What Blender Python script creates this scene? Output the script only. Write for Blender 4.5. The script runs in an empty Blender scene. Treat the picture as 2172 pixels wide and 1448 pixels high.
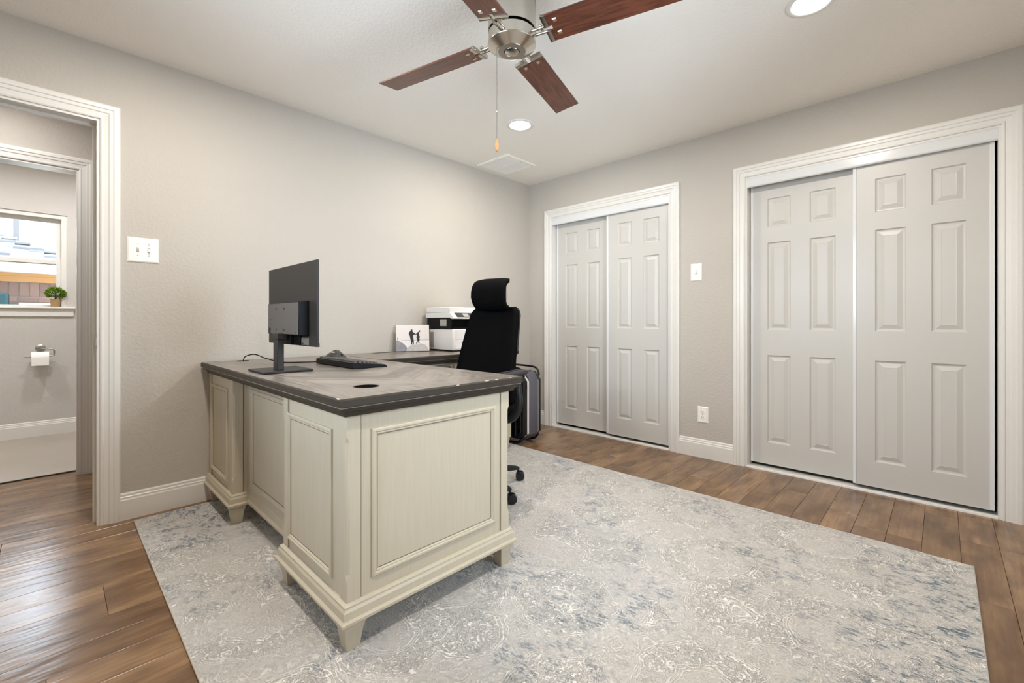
import bpy, math, random
from mathutils import Vector, Matrix
random.seed(7)
sc = bpy.context.scene
COL = sc.collection
PI = math.pi

# ------------------------------------------------------------------ camera
cam_d = bpy.data.cameras.new('camera')
cam = bpy.data.objects.new('camera', cam_d); COL.objects.link(cam)
cam.location = (3.068, -3.4373, 1.031)
cam.rotation_euler = (PI / 2, 0, 0.7686)
cam_d.sensor_width = 36.0
cam_d.lens = 942.63 * 36 / 2172
cam_d.shift_y = -(724 - 682.3) / 2172
cam_d.clip_start = 0.02
sc.camera = cam

# ------------------------------------------------------------------ world, daylight, exposure
world = bpy.data.worlds.new('world'); sc.world = world
world.use_nodes = True
wn = world.node_tree
bg = wn.nodes['Background']
bg.inputs['Color'].default_value = (0.73, 0.86, 1.0, 1)
bg.inputs['Strength'].default_value = 12.0

def area_light(name, loc, rot, sx, sy, power, color, shape='RECTANGLE', parent=None, spread=PI):
    d = bpy.data.lights.new(name, 'AREA'); d.shape = shape
    d.size = sx
    if shape in ('RECTANGLE', 'ELLIPSE'): d.size_y = sy
    d.energy = power; d.color = color; d.spread = spread
    o = bpy.data.objects.new(name, d); COL.objects.link(o)
    o.location = loc; o.rotation_euler = rot
    if parent: o.parent = parent
    return o
# the three windows, one of them added for fill, guide the sky's light into the rooms (portals: they add no light of their own)
for loc, rot, sx, sy in (((-2.93, -3.79, 1.59), (0, -PI / 2, 0), 0.85, 0.90),
                         ((3.70, -1.90, 1.475), (0, PI / 2, 0), 1.15, 1.20),
                         ((1.80, -4.35, 1.625), (PI / 2, 0, 0), 1.50, 1.05)):
    o = area_light('window_portal', loc, rot, sx, sy, 1, (1, 1, 1)); o.data.cycles.is_portal = True
CAN_POWER = 13.0
CAN_COLOR = (1.0, 0.91, 0.80)
sc.view_settings.view_transform = 'Standard'
sc.view_settings.look = 'None'
sc.view_settings.gamma = 1.0
sc.view_settings.use_curve_mapping = False
sc.view_settings.exposure = 0.37
sc.cycles.use_denoising = True
sc.cycles.max_bounces = 10
sc.cycles.diffuse_bounces = 6
sc.cycles.caustics_reflective = False
sc.cycles.caustics_refractive = False
sc.cycles.sample_clamp_indirect = 6.0

# ------------------------------------------------------------------ helpers
def lin(r, g, b):
    f = lambda c: (c / 255 / 12.92) if c / 255 <= 0.04045 else ((c / 255 + 0.055) / 1.055) ** 2.4
    return (f(r), f(g), f(b), 1)

class NT:
    """small node-building helper"""
    def __init__(s, name):
        s.m = bpy.data.materials.new(name); s.m.use_nodes = True
        s.t = s.m.node_tree; s.p = s.t.nodes['Principled BSDF']
        s.out = s.t.nodes['Material Output']
    def n(s, typ, ins=None, **kw):
        nd = s.t.nodes.new(typ)
        for k, v in kw.items(): setattr(nd, k, v)
        for k, v in (ins or {}).items(): s.set(nd.inputs[k], v)
        return nd
    def set(s, sock, v):
        if hasattr(v, 'is_output'): s.t.links.new(v, sock)
        else: sock.default_value = v
    def math(s, op, a, b=0.0, c=None, clamp=False):
        nd = s.t.nodes.new('ShaderNodeMath'); nd.operation = op; nd.use_clamp = clamp
        s.set(nd.inputs[0], a); s.set(nd.inputs[1], b)
        if c is not None: s.set(nd.inputs[2], c)
        return nd.outputs[0]
    def mix(s, fac, a, b):
        nd = s.t.nodes.new('ShaderNodeMix'); nd.data_type = 'RGBA'
        s.set(nd.inputs[0], fac); s.set(nd.inputs[6], a); s.set(nd.inputs[7], b)
        return nd.outputs[2]
    def ramp(s, fac, lo, hi):
        nd = s.t.nodes.new('ShaderNodeMapRange'); nd.interpolation_type = 'SMOOTHSTEP'
        s.set(nd.inputs[0], fac); nd.inputs[1].default_value = lo; nd.inputs[2].default_value = hi
        return nd.outputs[0]
    def coord(s, kind='Object', scale=(1, 1, 1), loc=None, rot=(0, 0, 0)):
        if kind == 'Position': src = s.n('ShaderNodeNewGeometry').outputs['Position']
        else: src = s.n('ShaderNodeTexCoord').outputs[kind]
        mp = s.n('ShaderNodeMapping', {'Vector': src, 'Scale': scale, 'Rotation': rot})
        if loc is not None: s.set(mp.inputs['Location'], loc)
        return mp.outputs[0]
    def noise(s, vec, scale, detail=2.0, rough=0.5, dist=0.0):
        nd = s.n('ShaderNodeTexNoise', {'Vector': vec, 'Scale': scale, 'Detail': detail, 'Roughness': rough, 'Distortion': dist})
        return nd.outputs['Fac']
    def bump(s, h, strength, dist=0.01):
        b = s.n('ShaderNodeBump', {'Strength': strength, 'Distance': dist, 'Height': h})
        s.t.links.new(b.outputs[0], s.p.inputs['Normal'])
    def base(s, col, rough=0.5, metal=0.0, spec=0.5):
        s.set(s.p.inputs['Base Color'], col); s.set(s.p.inputs['Roughness'], rough)
        s.p.inputs['Metallic'].default_value = metal
        s.p.inputs['Specular IOR Level'].default_value = spec
        return s.m

def plain(name, rgb, rough=0.5, metal=0.0, spec=0.5, var=0.05, scale=30, bump=0.0, bscale=200):
    t = NT(name); c = lin(*rgb)
    dark = tuple(x * (1 - var) for x in c[:3]) + (1,); lite = tuple(min(1, x * (1 + var)) for x in c[:3]) + (1,)
    v = t.coord('Object')
    t.base(t.mix(t.noise(v, scale, 3), dark, lite), rough, metal, spec)
    if bump: t.bump(t.noise(v, bscale, 2), bump, 0.002)
    return t.m

M = {}
def textured_paint(name, rgb, bump, scale):
    t = NT(name); v = t.coord('Position'); c = lin(*rgb)
    big = t.noise(v, 1.2, 2)
    t.base(t.mix(big, tuple(x * 0.975 for x in c[:3]) + (1,), tuple(x * 1.02 for x in c[:3]) + (1,)), 0.62, 0, 0.35)
    h = t.math('ADD', t.ramp(t.noise(v, scale, 3, 0.55), 0.42, 0.66), t.math('MULTIPLY', t.noise(v, scale * 3, 2), 0.35))
    t.bump(h, bump, 0.004)
    return t.m
M['wall'] = textured_paint('greige_wall_paint', (190, 184, 175), 0.22, 62)
M['bath_wall'] = textured_paint('pale_grey_bathroom_paint', (200, 196, 191), 0.2, 62)
M['ceiling'] = textured_paint('textured_ceiling_paint', (243, 239, 232), 0.20, 70)
M['trim'] = plain('white_trim_paint', (226, 224, 219), 0.32, 0, 0.5, 0.015)
M['door'] = plain('white_door_paint', (200, 198, 193), 0.36, 0, 0.5, 0.012, bump=0.03, bscale=400)
M['white_metal'] = plain('white_enamelled_metal', (222, 224, 225), 0.16, 0, 0.6, 0.01)
M['plate'] = plain('ivory_plastic', (244, 241, 234), 0.3, 0, 0.5, 0.01)
M['slot'] = plain('dark_slot', (40, 36, 32), 0.6)
M['nickel'] = plain('brushed_nickel', (196, 190, 180), 0.19, 1.0, 0.5, 0.06, 60)
M['chain'] = plain('dull_chain', (112, 108, 100), 0.6)
M['vent_back'] = plain('shaded_duct', (52, 49, 46), 0.8)
M['steel'] = plain('steel', (170, 168, 164), 0.35, 1.0, 0.5, 0.08, 60)
M['black_gap'] = plain('gap_shade_black', (4, 4, 5), 0.9, 0, 0.02)  # flat black standing for the shade inside gaps and holes
M['black_plastic'] = plain('black_plastic', (15, 15, 17), 0.5, 0, 0.18, 0.1)
M['grey_plastic'] = plain('dark_grey_plastic', (62, 60, 58), 0.42, 0, 0.5, 0.06)
M['monitor'] = plain('charcoal_monitor_shell', (46, 43, 41), 0.45, 0, 0.22, 0.08, 8)
M['monitor_box'] = plain('grey_monitor_cover', (84, 80, 77), 0.45, 0, 0.5, 0.05, 12)
M['screen'] = plain('dark_screen_glass', (8, 9, 12), 0.08, 0, 0.6)
M['sticker'] = plain('grey_label_sticker', (120, 116, 110), 0.5)
M['mesh_black'] = plain('black_chair_fabric', (8, 8, 9), 0.9, 0, 0.08, 0.25, 90, 0.4, 500)
M['chair_plastic'] = plain('black_chair_plastic', (22, 23, 26), 0.45, 0, 0.35, 0.08)
M['arm_pad'] = plain('soft_grey_arm_pad', (44, 44, 46), 0.6, 0, 0.4, 0.06)
M['caster'] = plain('navy_black_nylon', (16, 19, 27), 0.3, 0, 0.5, 0.1)
M['pc_grey'] = plain('gunmetal_panel', (92, 90, 97), 0.48, 0.2, 0.5, 0.05)
M['pc_silver'] = plain('silver_trim', (214, 214, 216), 0.28, 0.4, 0.5, 0.03)
M['pc_black'] = plain('black_case_metal', (14, 14, 16), 0.35, 0, 0.5, 0.1)
M['pc_glass'] = plain('smoked_glass', (9, 12, 18), 0.06, 0, 0.7)
M['printer_white'] = plain('white_printer_plastic', (238, 238, 238), 0.4, 0, 0.5, 0.012)
M['printer_grey'] = plain('pale_grey_plastic', (176, 175, 172), 0.45, 0, 0.5, 0.02)
M['paper'] = plain('white_paper', (246, 244, 240), 0.85, 0, 0.2, 0.02)
M['wood_pull'] = plain('honey_wood', (196, 146, 92), 0.4, 0, 0.5, 0.2, 80)
M['pot'] = plain('woven_tan_pot', (176, 146, 112), 0.85, 0, 0.2, 0.3, 90, 0.6, 160)
M['stem'] = plain('brown_stem', (70, 50, 32), 0.8)
M['tan_board'] = plain('tan_eave_board', (140, 100, 56), 0.7, 0, 0.3, 0.08, 8)
M['siding'] = plain('white_siding', (205, 202, 195), 0.6, 0, 0.3, 0.03)
M['teal'] = plain('teal_plastic', (5, 34, 36), 0.6, 0, 0.2)
M['bath_floor'] = plain('pale_grey_vinyl', (168, 160, 150), 0.45, 0, 0.4, 0.12, 3)
M['chip'] = plain('bare_chipped_wood', (214, 196, 172), 0.8)
M['ground'] = plain('pale_concrete_ground', (170, 168, 160), 0.9, 0, 0.2, 0.1, 2)
M['mortar'] = plain('mortar', (112, 105, 98), 0.9, 0, 0.2, 0.1, 20)

def m_leaf():
    t = NT('green_leaves'); r = t.n('ShaderNodeObjectInfo').outputs['Random']
    v = t.coord('Object')
    t.base(t.mix(t.noise(v, 60, 2), lin(44, 88, 16), lin(150, 182, 50)), 0.6, 0, 0.3)
    return t.m
M['leaf'] = m_leaf()

def m_brick():
    t = NT('pinkish_brick'); r = t.n('ShaderNodeObjectInfo').outputs['Random']
    c = t.mix(r, lin(96, 75, 65), lin(124, 99, 87))
    t.base(t.mix(t.noise(t.coord('Position'), 40, 3), c, lin(90, 71, 62)), 0.9, 0, 0.2)
    return t.m
M['brick'] = m_brick()
def m_shingle():
    t = NT('grey_shingle'); r = t.n('ShaderNodeObjectInfo').outputs['Random']
    t.base(t.mix(r, lin(44, 44, 44), lin(98, 96, 94)), 0.9, 0, 0.2)
    return t.m
M['shingle'] = m_shingle()

def m_glass():
    t = NT('window_glass')
    tr = t.n('ShaderNodeBsdfTransparent'); gl = t.n('ShaderNodeBsdfGlossy', {'Roughness': 0.02})
    fr = t.n('ShaderNodeFresnel', {'IOR': 1.45})
    mx = t.n('ShaderNodeMixShader', {0: fr.outputs[0], 1: tr.outputs[0], 2: gl.outputs[0]})
    t.t.links.new(mx.outputs[0], t.out.inputs[0])
    return t.m
M['glass'] = m_glass()

def m_emit(name, col, strength):
    t = NT(name)
    t.base((0.9, 0.9, 0.9, 1), 0.5)
    t.p.inputs['Emission Color'].default_value = col
    t.p.inputs['Emission Strength'].default_value = strength
    return t.m
M['lens'] = m_emit('lit_lamp_lens', (1, 0.97, 0.93, 1), 14)

def m_plank():
    t = NT('hand_scraped_brown_wood')
    r = t.n('ShaderNodeObjectInfo').outputs['Random']
    off = t.n('ShaderNodeCombineXYZ', {0: t.math('MULTIPLY', r, 17.0), 1: t.math('MULTIPLY', r, 31.0)}).outputs[0]
    v = t.coord('Object', (1, 1, 1), off)
    g = t.coord('Object', (1, 0.06, 1), off)
    grain = t.noise(g, 60, 4, 0.6, 0.3)
    cloud = t.noise(t.coord('Object', (1, 0.35, 1), off), 9, 3, 0.55)
    a = t.mix(r, lin(116, 86, 58), lin(164, 129, 94))
    b = t.mix(t.ramp(grain, 0.35, 0.7), t.mix(0.5, a, lin(82, 58, 38)), a)
    c = t.mix(t.ramp(cloud, 0.34, 0.68), t.mix(0.62, b, lin(92, 66, 45)), t.mix(0.25, b, lin(178, 144, 108)))
    t.base(c, t.math('MULTIPLY_ADD', grain, 0.12, 0.16), 0, 0.5)
    scrape = t.noise(t.coord('Object', (1, 0.22, 1), off), 22, 2, 0.5)
    chat = t.math('MULTIPLY', t.ramp(t.noise(v, 7, 1), 0.6, 0.75), t.noise(t.coord('Object', (0.5, 1, 1), off), 60, 1))
    h = t.math('ADD', t.math('MULTIPLY', scrape, 1.0), t.math('ADD', t.math('MULTIPLY', grain, 0.12), t.math('MULTIPLY', chat, 0.18)))
    t.bump(h, 0.35, 0.006)
    return t.m
M['plank'] = m_plank()

def m_rug():
    t = NT('carved_vintage_rug')
    v = t.coord('Object')
    def warp(sc_, amt):
        n = t.n('ShaderNodeTexNoise', {'Vector': v, 'Scale': sc_, 'Detail': 3.0})
        s = t.n('ShaderNodeVectorMath', {0: n.outputs['Color'], 1: (0.5, 0.5, 0.5)}, operation='SUBTRACT')
        m = t.n('ShaderNodeVectorMath', {0: s.outputs[0]}, operation='SCALE'); m.inputs['Scale'].default_value = amt
        return t.n('ShaderNodeVectorMath', {0: v, 1: m.outputs[0]}, operation='ADD').outputs[0]
    # large cartouches: zones of textured pile between bands of smooth ground, outlined by parallel carved lines
    vo = t.n('ShaderNodeTexVoronoi', {'Vector': warp(6, 0.09), 'Scale': 2.3, 'Randomness': 0.8})
    wave = t.math('SINE', t.math('MULTIPLY', vo.outputs['Distance'], 17.0))
    zone = t.ramp(wave, -0.10, 0.05)
    near = t.math('SUBTRACT', 1.0, t.ramp(t.math('ABSOLUTE', wave), 0.30, 0.50))
    lines = t.math('MULTIPLY', near, t.ramp(t.math('SINE', t.math('MULTIPLY', wave, 24.0)), 0.0, 0.6))
    # scrolls and flowers inside the cartouches
    vo2 = t.n('ShaderNodeTexVoronoi', {'Vector': warp(30, 0.03), 'Scale': 16.0})
    scroll = t.ramp(t.math('SINE', t.math('MULTIPLY', vo2.outputs['Distance'], 34.0)), 0.1, 0.7)
    sq = t.noise(v, 54, 3, 0.55, 1.2)
    squig = t.ramp(t.math('ABSOLUTE', t.math('SUBTRACT', t.math('FRACT', t.math('MULTIPLY', sq, 8.0)), 0.5)), 0.14, 0.34)
    wear = t.ramp(t.noise(v, 4.0, 4, 0.65), 0.36, 0.60)
    wear2 = t.ramp(t.noise(v, 46, 3, 0.7), 0.38, 0.58)
    tex = t.math('MULTIPLY', t.math('MAXIMUM', scroll, squig), t.math('MULTIPLY_ADD', zone, 0.62, 0.38))
    pile = t.math('MULTIPLY', t.math('MAXIMUM', t.math('MULTIPLY', lines, t.math('MULTIPLY_ADD', wear2, 0.5, 0.5)), t.math('MULTIPLY', tex, wear2)), t.math('MULTIPLY_ADD', wear, 0.5, 0.5))
    ground = t.mix(t.noise(v, 2.2, 3), lin(190, 185, 179), lin(204, 201, 198))
    col = t.mix(pile, ground, lin(246, 242, 236))
    # blue-grey distress, streaky, heavier near the two short ends
    sep = t.n('ShaderNodeSeparateXYZ', {0: v})
    edge = t.math('MAXIMUM', t.ramp(sep.outputs[0], 0.95, 1.55), t.math('MULTIPLY', t.ramp(t.math('MULTIPLY', sep.outputs[0], -1.0), 0.8, 1.5), 0.8))
    big = t.noise(v, 2.4, 3, 0.6)
    patch = t.ramp(t.math('ADD', big, t.math('MULTIPLY', edge, 0.12)), 0.44, 0.62)
    st = t.noise(t.coord('Object', (0.55, 1.15, 1)), 62, 4, 0.75)
    dab = t.ramp(st, 0.47, 0.58)
    brk = t.ramp(t.noise(v, 13, 3, 0.65), 0.40, 0.60)
    blue = t.math('MULTIPLY', t.math('MULTIPLY', t.math('MULTIPLY', patch, dab), brk), t.math('MULTIPLY_ADD', edge, 0.25, 0.72))
    col = t.mix(blue, col, lin(88, 103, 118))
    haze = t.math('MULTIPLY', t.math('MULTIPLY', patch, brk), 0.14)
    col = t.mix(haze, col, lin(162, 174, 186))
    speck = t.math('MULTIPLY', t.ramp(t.noise(v, 120, 2, 0.6), 0.60, 0.70), 0.6)
    col = t.mix(t.math('MULTIPLY', speck, t.math('MULTIPLY', zone, wear)), col, lin(128, 126, 128))
    t.base(col, 0.9, 0, 0.15)
    t.p.inputs['Sheen Weight'].default_value = 0.12
    h = t.math('ADD', pile, t.math('MULTIPLY', t.noise(v, 420, 2), 0.25))
    t.bump(h, 1.0, 0.007)
    return t.m
M['rug'] = m_rug()
M['rug_edge'] = plain('pale_rug_binding', (196, 190, 180), 0.9, 0, 0.1, 0.12, 120, 0.5, 300)

def m_cream():
    t = NT('antique_cream_paint')
    v = t.coord('Object', (1, 1, 0.05)); n1 = t.noise(v, 90, 4, 0.6); n2 = t.noise(t.coord('Object', (1, 1, 0.15)), 7, 3)
    c = t.mix(t.ramp(n1, 0.3, 0.75), lin(187, 177, 156), lin(194, 185, 165))
    c = t.mix(t.math('MULTIPLY', n2, 0.5), c, lin(188, 180, 161))
    t.base(c, 0.42, 0, 0.4); t.bump(n1, 0.04, 0.002)
    return t.m
M['cream'] = m_cream()
M['glaze'] = plain('brown_glaze_line', (112, 102, 84), 0.7)

def m_desktop():
    t = NT('grey_driftwood_veneer')
    src = t.n('ShaderNodeTexCoord').outputs['Object']
    s = t.n('ShaderNodeSeparateXYZ', {0: src}); x, y = s.outputs[0], s.outputs[1]
    # chevron field: grain runs along x+|y| and turns at the centre line; straight border round it
    ay = t.math('ABSOLUTE', t.math('ADD', y, 0.0))
    dv = t.n('ShaderNodeCombineXYZ', {0: t.math('MULTIPLY', t.math('ADD', x, ay), 5.0), 1: t.math('MULTIPLY', t.math('SUBTRACT', x, ay), 0.9), 2: 0.0}).outputs[0]
    bv = t.n('ShaderNodeCombineXYZ', {0: t.math('MULTIPLY', x, 0.5), 1: t.math('MULTIPLY', y, 6.0), 2: 0.0}).outputs[0]
    strips = t.math('FLOOR', t.math('MULTIPLY', t.math('ADD', x, ay), 9.0))
    sv = t.n('ShaderNodeTexWhiteNoise', {'W': strips}, noise_dimensions='1D').outputs['Value']
    field = t.math('ADD', t.math('MULTIPLY', t.noise(dv, 7, 4, 0.6), 0.75), t.math('MULTIPLY', sv, 0.25))
    bord = t.noise(bv, 9, 4, 0.6)
    inx = t.math('LESS_THAN', t.math('ABSOLUTE', x), 0.80); iny = t.math('LESS_THAN', ay, 0.30)
    k = t.math('MULTIPLY', inx, iny)
    g = t.math('ADD', t.math('MULTIPLY', field, k), t.math('MULTIPLY', bord, t.math('SUBTRACT', 1.0, k)))
    c = t.mix(t.ramp(g, 0.28, 0.72), lin(98, 90, 83), lin(146, 138, 129))
    t.base(c, t.math('MULTIPLY_ADD', g, 0.15, 0.24), 0, 0.5); t.bump(g, 0.05, 0.002)
    return t.m
M['desktop'] = m_desktop()
M['desk_edge'] = plain('dark_grey_brown_edge', (56, 50, 43), 0.45, 0, 0.25, 0.15, 14)

def m_blade():
    t = NT('reddish_walnut_blade')
    g = t.coord('Object', (0.10, 1, 1)); n = t.noise(g, 70, 4, 0.62, 0.4)
    big = t.noise(t.coord('Object', (0.4, 1, 1)), 12, 3)
    c = t.mix(t.ramp(n, 0.3, 0.7), lin(62, 31, 21), lin(116, 66, 45))
    c = t.mix(t.math('MULTIPLY', big, 0.4), c, lin(92, 50, 37))
    t.base(c, 0.3, 0, 0.5); return t.m
M['blade'] = m_blade()

class MB:
    """collects polygons; origin is subtracted so parts can be laid out in room coordinates"""
    def __init__(s, origin=(0, 0, 0)):
        s.v = []; s.f = []; s.o = Vector(origin); s.mat = None
    def add(s, vs, fs):
        k = len(s.v)
        for p in vs:
            p = Vector(p)
            if s.mat is not None: p = s.mat @ p
            s.v.append(tuple(p - s.o))
        for f in fs: s.f.append(tuple(i + k for i in f))
        return s
    def box(s, x0, x1, y0, y1, z0, z1):
        return s.add([(x0, y0, z0), (x1, y0, z0), (x1, y1, z0), (x0, y1, z0), (x0, y0, z1), (x1, y0, z1), (x1, y1, z1), (x0, y1, z1)],
                     [(0, 3, 2, 1), (4, 5, 6, 7), (0, 1, 5, 4), (1, 2, 6, 5), (2, 3, 7, 6), (3, 0, 4, 7)])
    def frustum(s, cx, cy, z0, z1, wx0, wy0, wx1, wy1, dx=0, dy=0):
        a, b, c, d = wx0 / 2, wy0 / 2, wx1 / 2, wy1 / 2
        return s.add([(cx - a, cy - b, z0), (cx + a, cy - b, z0), (cx + a, cy + b, z0), (cx - a, cy + b, z0),
                      (cx + dx - c, cy + dy - d, z1), (cx + dx + c, cy + dy - d, z1), (cx + dx + c, cy + dy + d, z1), (cx + dx - c, cy + dy + d, z1)],
                     [(0, 3, 2, 1), (4, 5, 6, 7), (0, 1, 5, 4), (1, 2, 6, 5), (2, 3, 7, 6), (3, 0, 4, 7)])
    def prism(s, poly, fn, t0, t1):
        """poly of (a,b) extruded from t0 to t1; fn(a,b,t) -> xyz"""
        n = len(poly)
        vs = [fn(a, b, t0) for a, b in poly] + [fn(a, b, t1) for a, b in poly]
        return s.add(vs, [tuple(range(n))[::-1], tuple(range(n, 2 * n))] + [(i, (i + 1) % n, n + (i + 1) % n, n + i) for i in range(n)])
    def lathe(s, prof, c=(0, 0, 0), n=24, axis='z'):
        """prof list of (r, h); closed with caps where r > 0"""
        vs = []; fs = []
        for r, h in prof:
            for i in range(n):
                a = 2 * PI * i / n; p = (r * math.cos(a), r * math.sin(a), h)
                if axis == 'x': p = (p[2], p[0], p[1])
                if axis == 'y': p = (p[0], p[2], p[1])
                vs.append((c[0] + p[0], c[1] + p[1], c[2] + p[2]))
        m = len(prof)
        for j in range(m - 1):
            for i in range(n):
                q = (j * n + i, j * n + (i + 1) % n, (j + 1) * n + (i + 1) % n, (j + 1) * n + i)
                fs.append(q if axis != 'y' else q[::-1])
        fs.append(tuple(range(n))[::-1]); fs.append(tuple((m - 1) * n + i for i in range(n)))
        return s.add(vs, fs)
    def tube(s, pts, r, n=8, closed=False):
        pts = [Vector(p) for p in pts]; rs = r if isinstance(r, (list, tuple)) else [r] * len(pts)
        m = len(pts); vs = []; fs = []; up = None
        for j, p in enumerate(pts):
            a = pts[(j - 1) % m] if (closed or j > 0) else p; b = pts[(j + 1) % m] if (closed or j < m - 1) else p
            d = (b - a).normalized()
            if up is None:
                up = Vector((0, 0, 1)) if abs(d.z) < 0.9 else Vector((1, 0, 0))
            u = (up - d * up.dot(d)).normalized(); w = d.cross(u); up = u
            for i in range(n):
                t = 2 * PI * i / n; vs.append(p + (u * math.cos(t) + w * math.sin(t)) * rs[j])
        for j in range(m if closed else m - 1):
            for i in range(n):
                fs.append((j * n + i, j * n + (i + 1) % n, ((j + 1) % m) * n + (i + 1) % n, ((j + 1) % m) * n + i))
        if not closed: fs.append(tuple(range(n))[::-1]); fs.append(tuple((m - 1) * n + i for i in range(n)))
        return s.add(vs, fs)
    def sweep(s, path, prof, fn, closed=False, side=1):
        """profile (w, t) swept along a 2-D path with mitred corners; w is measured to the side of the path; fn(a,b,t)->xyz"""
        m = len(path); P = [Vector(p) for p in path]; k = len(prof); vs = []; fs = []
        for j in range(m):
            d0 = (P[j] - P[j - 1]).normalized() if (closed or j > 0) else None
            d1 = (P[(j + 1) % m] - P[j]).normalized() if (closed or j < m - 1) else None
            d0 = d0 or d1; d1 = d1 or d0
            n0 = Vector((-d0.y, d0.x)); n1 = Vector((-d1.y, d1.x)); q = (n0 + n1)
            q = q / max(1e-6, q.dot(n0)) * side
            for w, t in prof:
                a = P[j] + q * w; vs.append(fn(a.x, a.y, t))
        for j in range(m if closed else m - 1):
            for i in range(k):
                fs.append((j * k + i, j * k + (i + 1) % k, ((j + 1) % m) * k + (i + 1) % k, ((j + 1) % m) * k + i))
        if not closed: fs.append(tuple(range(k))[::-1]); fs.append(tuple((m - 1) * k + i for i in range(k)))
        return s.add(vs, fs)
    def grid(s, fn, nu, nv):
        vs = [fn(i / nu, j / nv) for j in range(nv + 1) for i in range(nu + 1)]
        fs = [(j * (nu + 1) + i, j * (nu + 1) + i + 1, (j + 1) * (nu + 1) + i + 1, (j + 1) * (nu + 1) + i) for j in range(nv) for i in range(nu)]
        return s.add(vs, fs)
    def build(s, name, mat, parent=None, smooth=None, bevel=0, seg=2, solid=0, subsurf=0, recalc=True):
        me = bpy.data.meshes.new(name); me.from_pydata(s.v, [], s.f)
        if recalc:
            import bmesh
            b = bmesh.new(); b.from_mesh(me); bmesh.ops.recalc_face_normals(b, faces=b.faces); b.to_mesh(me); b.free()
        me.materials.append(M[mat] if isinstance(mat, str) else mat)
        if smooth is not None:
            me.polygons.foreach_set('use_smooth', [True] * len(me.polygons)); me.set_sharp_from_angle(angle=math.radians(smooth))
        o = bpy.data.objects.new(name, me); COL.objects.link(o)
        if parent: o.parent = parent
        if solid:
            q = o.modifiers.new('solid', 'SOLIDIFY'); q.thickness = solid; q.offset = -1
        if subsurf:
            q = o.modifiers.new('sub', 'SUBSURF'); q.levels = q.render_levels = subsurf
        if bevel:
            q = o.modifiers.new('bevel', 'BEVEL'); q.width = bevel; q.segments = seg; q.limit_method = 'ANGLE'; q.angle_limit = math.radians(35)
            me.polygons.foreach_set('use_smooth', [True] * len(me.polygons)); me.set_sharp_from_angle(angle=math.radians(50))
            if hasattr(q, 'harden_normals'): q.harden_normals = False
        return o

def tag(o, label=None, cat=None, group=None, kind=None):
    if label: o['label'] = label
    if cat: o['category'] = cat
    if group: o['group'] = group
    if kind: o['kind'] = kind
    return o
def thing(name, label, cat, loc=(0, 0, 0), rotz=0, group=None, kind=None):
    o = bpy.data.objects.new(name, None); COL.objects.link(o); o.empty_display_size = 0.1
    o.location = loc; o.rotation_euler = (0, 0, rotz)
    return tag(o, label, cat, group, kind)
def copy_tree(o, parent=None):
    c = o.copy(); COL.objects.link(c); c.parent = parent
    for ch in list(o.children): copy_tree(ch, c)
    return c
def boxes(name, mat, L, parent=None, **k):
    m = MB(k.pop('origin', (0, 0, 0)))
    for b in L: m.box(*b)
    return m.build(name, mat, parent, **k)
def struct(o, label, cat): return tag(o, label, cat, kind='structure')

# ------------------------------------------------------------------ room shell
H = 2.44; X1 = 3.55; Y1 = -4.20; WT = 0.12
OA0, OA1, OZ = -4.04, -3.270, 2.058          # door opening in the left wall
S0, S1, L0, L1 = 0.283, 1.507, 2.060, 3.292  # closet openings
XH, XHB = -1.12, -1.24; BO0, BO1, BZ = -4.07, -3.312, 2.055   # bathroom door opening
XB = -2.78; WY0, WY1, WZ0, WZ1 = -4.245, -3.343, 1.165, 2.015 # bathroom window

wl = boxes('wall_left', 'wall', [(-WT, 0, OA1, WT, 0, H), (-WT, 0, OA0, OA1, OZ, H), (-WT, 0, Y1 - WT, OA0, 0, H)])
struct(wl, 'greige textured wall behind the desk with the open doorway', 'wall')
wf = boxes('wall_far', 'wall', [(0, S0, 0, WT, 0, H), (S1, L0, 0, WT, 0, H), (L1, X1 + WT, 0, WT, 0, H), (S0, S1, 0, WT, OZ, H), (L0, L1, 0, WT, OZ, H)])
struct(wf, 'greige textured wall holding the two sliding closets', 'wall')
RW = (-2.50, -1.30, 0.90, 2.05)
wr = boxes('wall_right', 'wall', [(X1, X1 + WT, RW[1], 0, 0, H), (X1, X1 + WT, Y1 - WT, RW[0], 0, H), (X1, X1 + WT, RW[0], RW[1], 0, RW[2]), (X1, X1 + WT, RW[0], RW[1], RW[3], H)])
struct(wr, 'greige wall with the daylight window, beside the large closet', 'wall')
NW = (1.05, 2.55, 1.10, 2.15)  # opening for an added window that evens out the light
wn_ = boxes('wall_near', 'wall', [(0, NW[0], Y1 - WT, Y1, 0, H), (NW[1], X1, Y1 - WT, Y1, 0, H), (NW[0], NW[1], Y1 - WT, Y1, 0, NW[2]), (NW[0], NW[1], Y1 - WT, Y1, NW[3], H)])
struct(wn_, 'greige wall with a wide window added for fill light, opposite the closets', 'wall')
ce = boxes('ceiling', 'ceiling', [(XB - 0.15, X1 + WT, -5.1, 0.85, H, H + 0.1)])
struct(ce, 'cream white textured ceiling over the room', 'ceiling')
cb = boxes('wall_closet', 'wall', [(0, X1 + WT, 0.72, 0.84, 0, H), (1.70, 1.80, WT, 0.72, 0, H), (-WT, 0, WT, 0.84, 0, H), (X1, X1 + WT, WT, 0.72, 0, H)])
struct(cb, 'greige inside walls of the closets behind the sliding doors', 'wall')
hl = boxes('wall_hall', 'wall', [(XHB, XH, BO1, -2.0, 0, H), (XHB, XH, -5.0, BO0, 0, H), (XHB, XH, BO0, BO1, BZ, H), (XH, -WT, -2.1, -2.0, 0, H), (XH, -WT, -5.0, -4.9, 0, H), (-WT, 0, -5.0, Y1 - WT, 0, H)])
struct(hl, 'greige hall wall around the bathroom doorway', 'wall')
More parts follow.
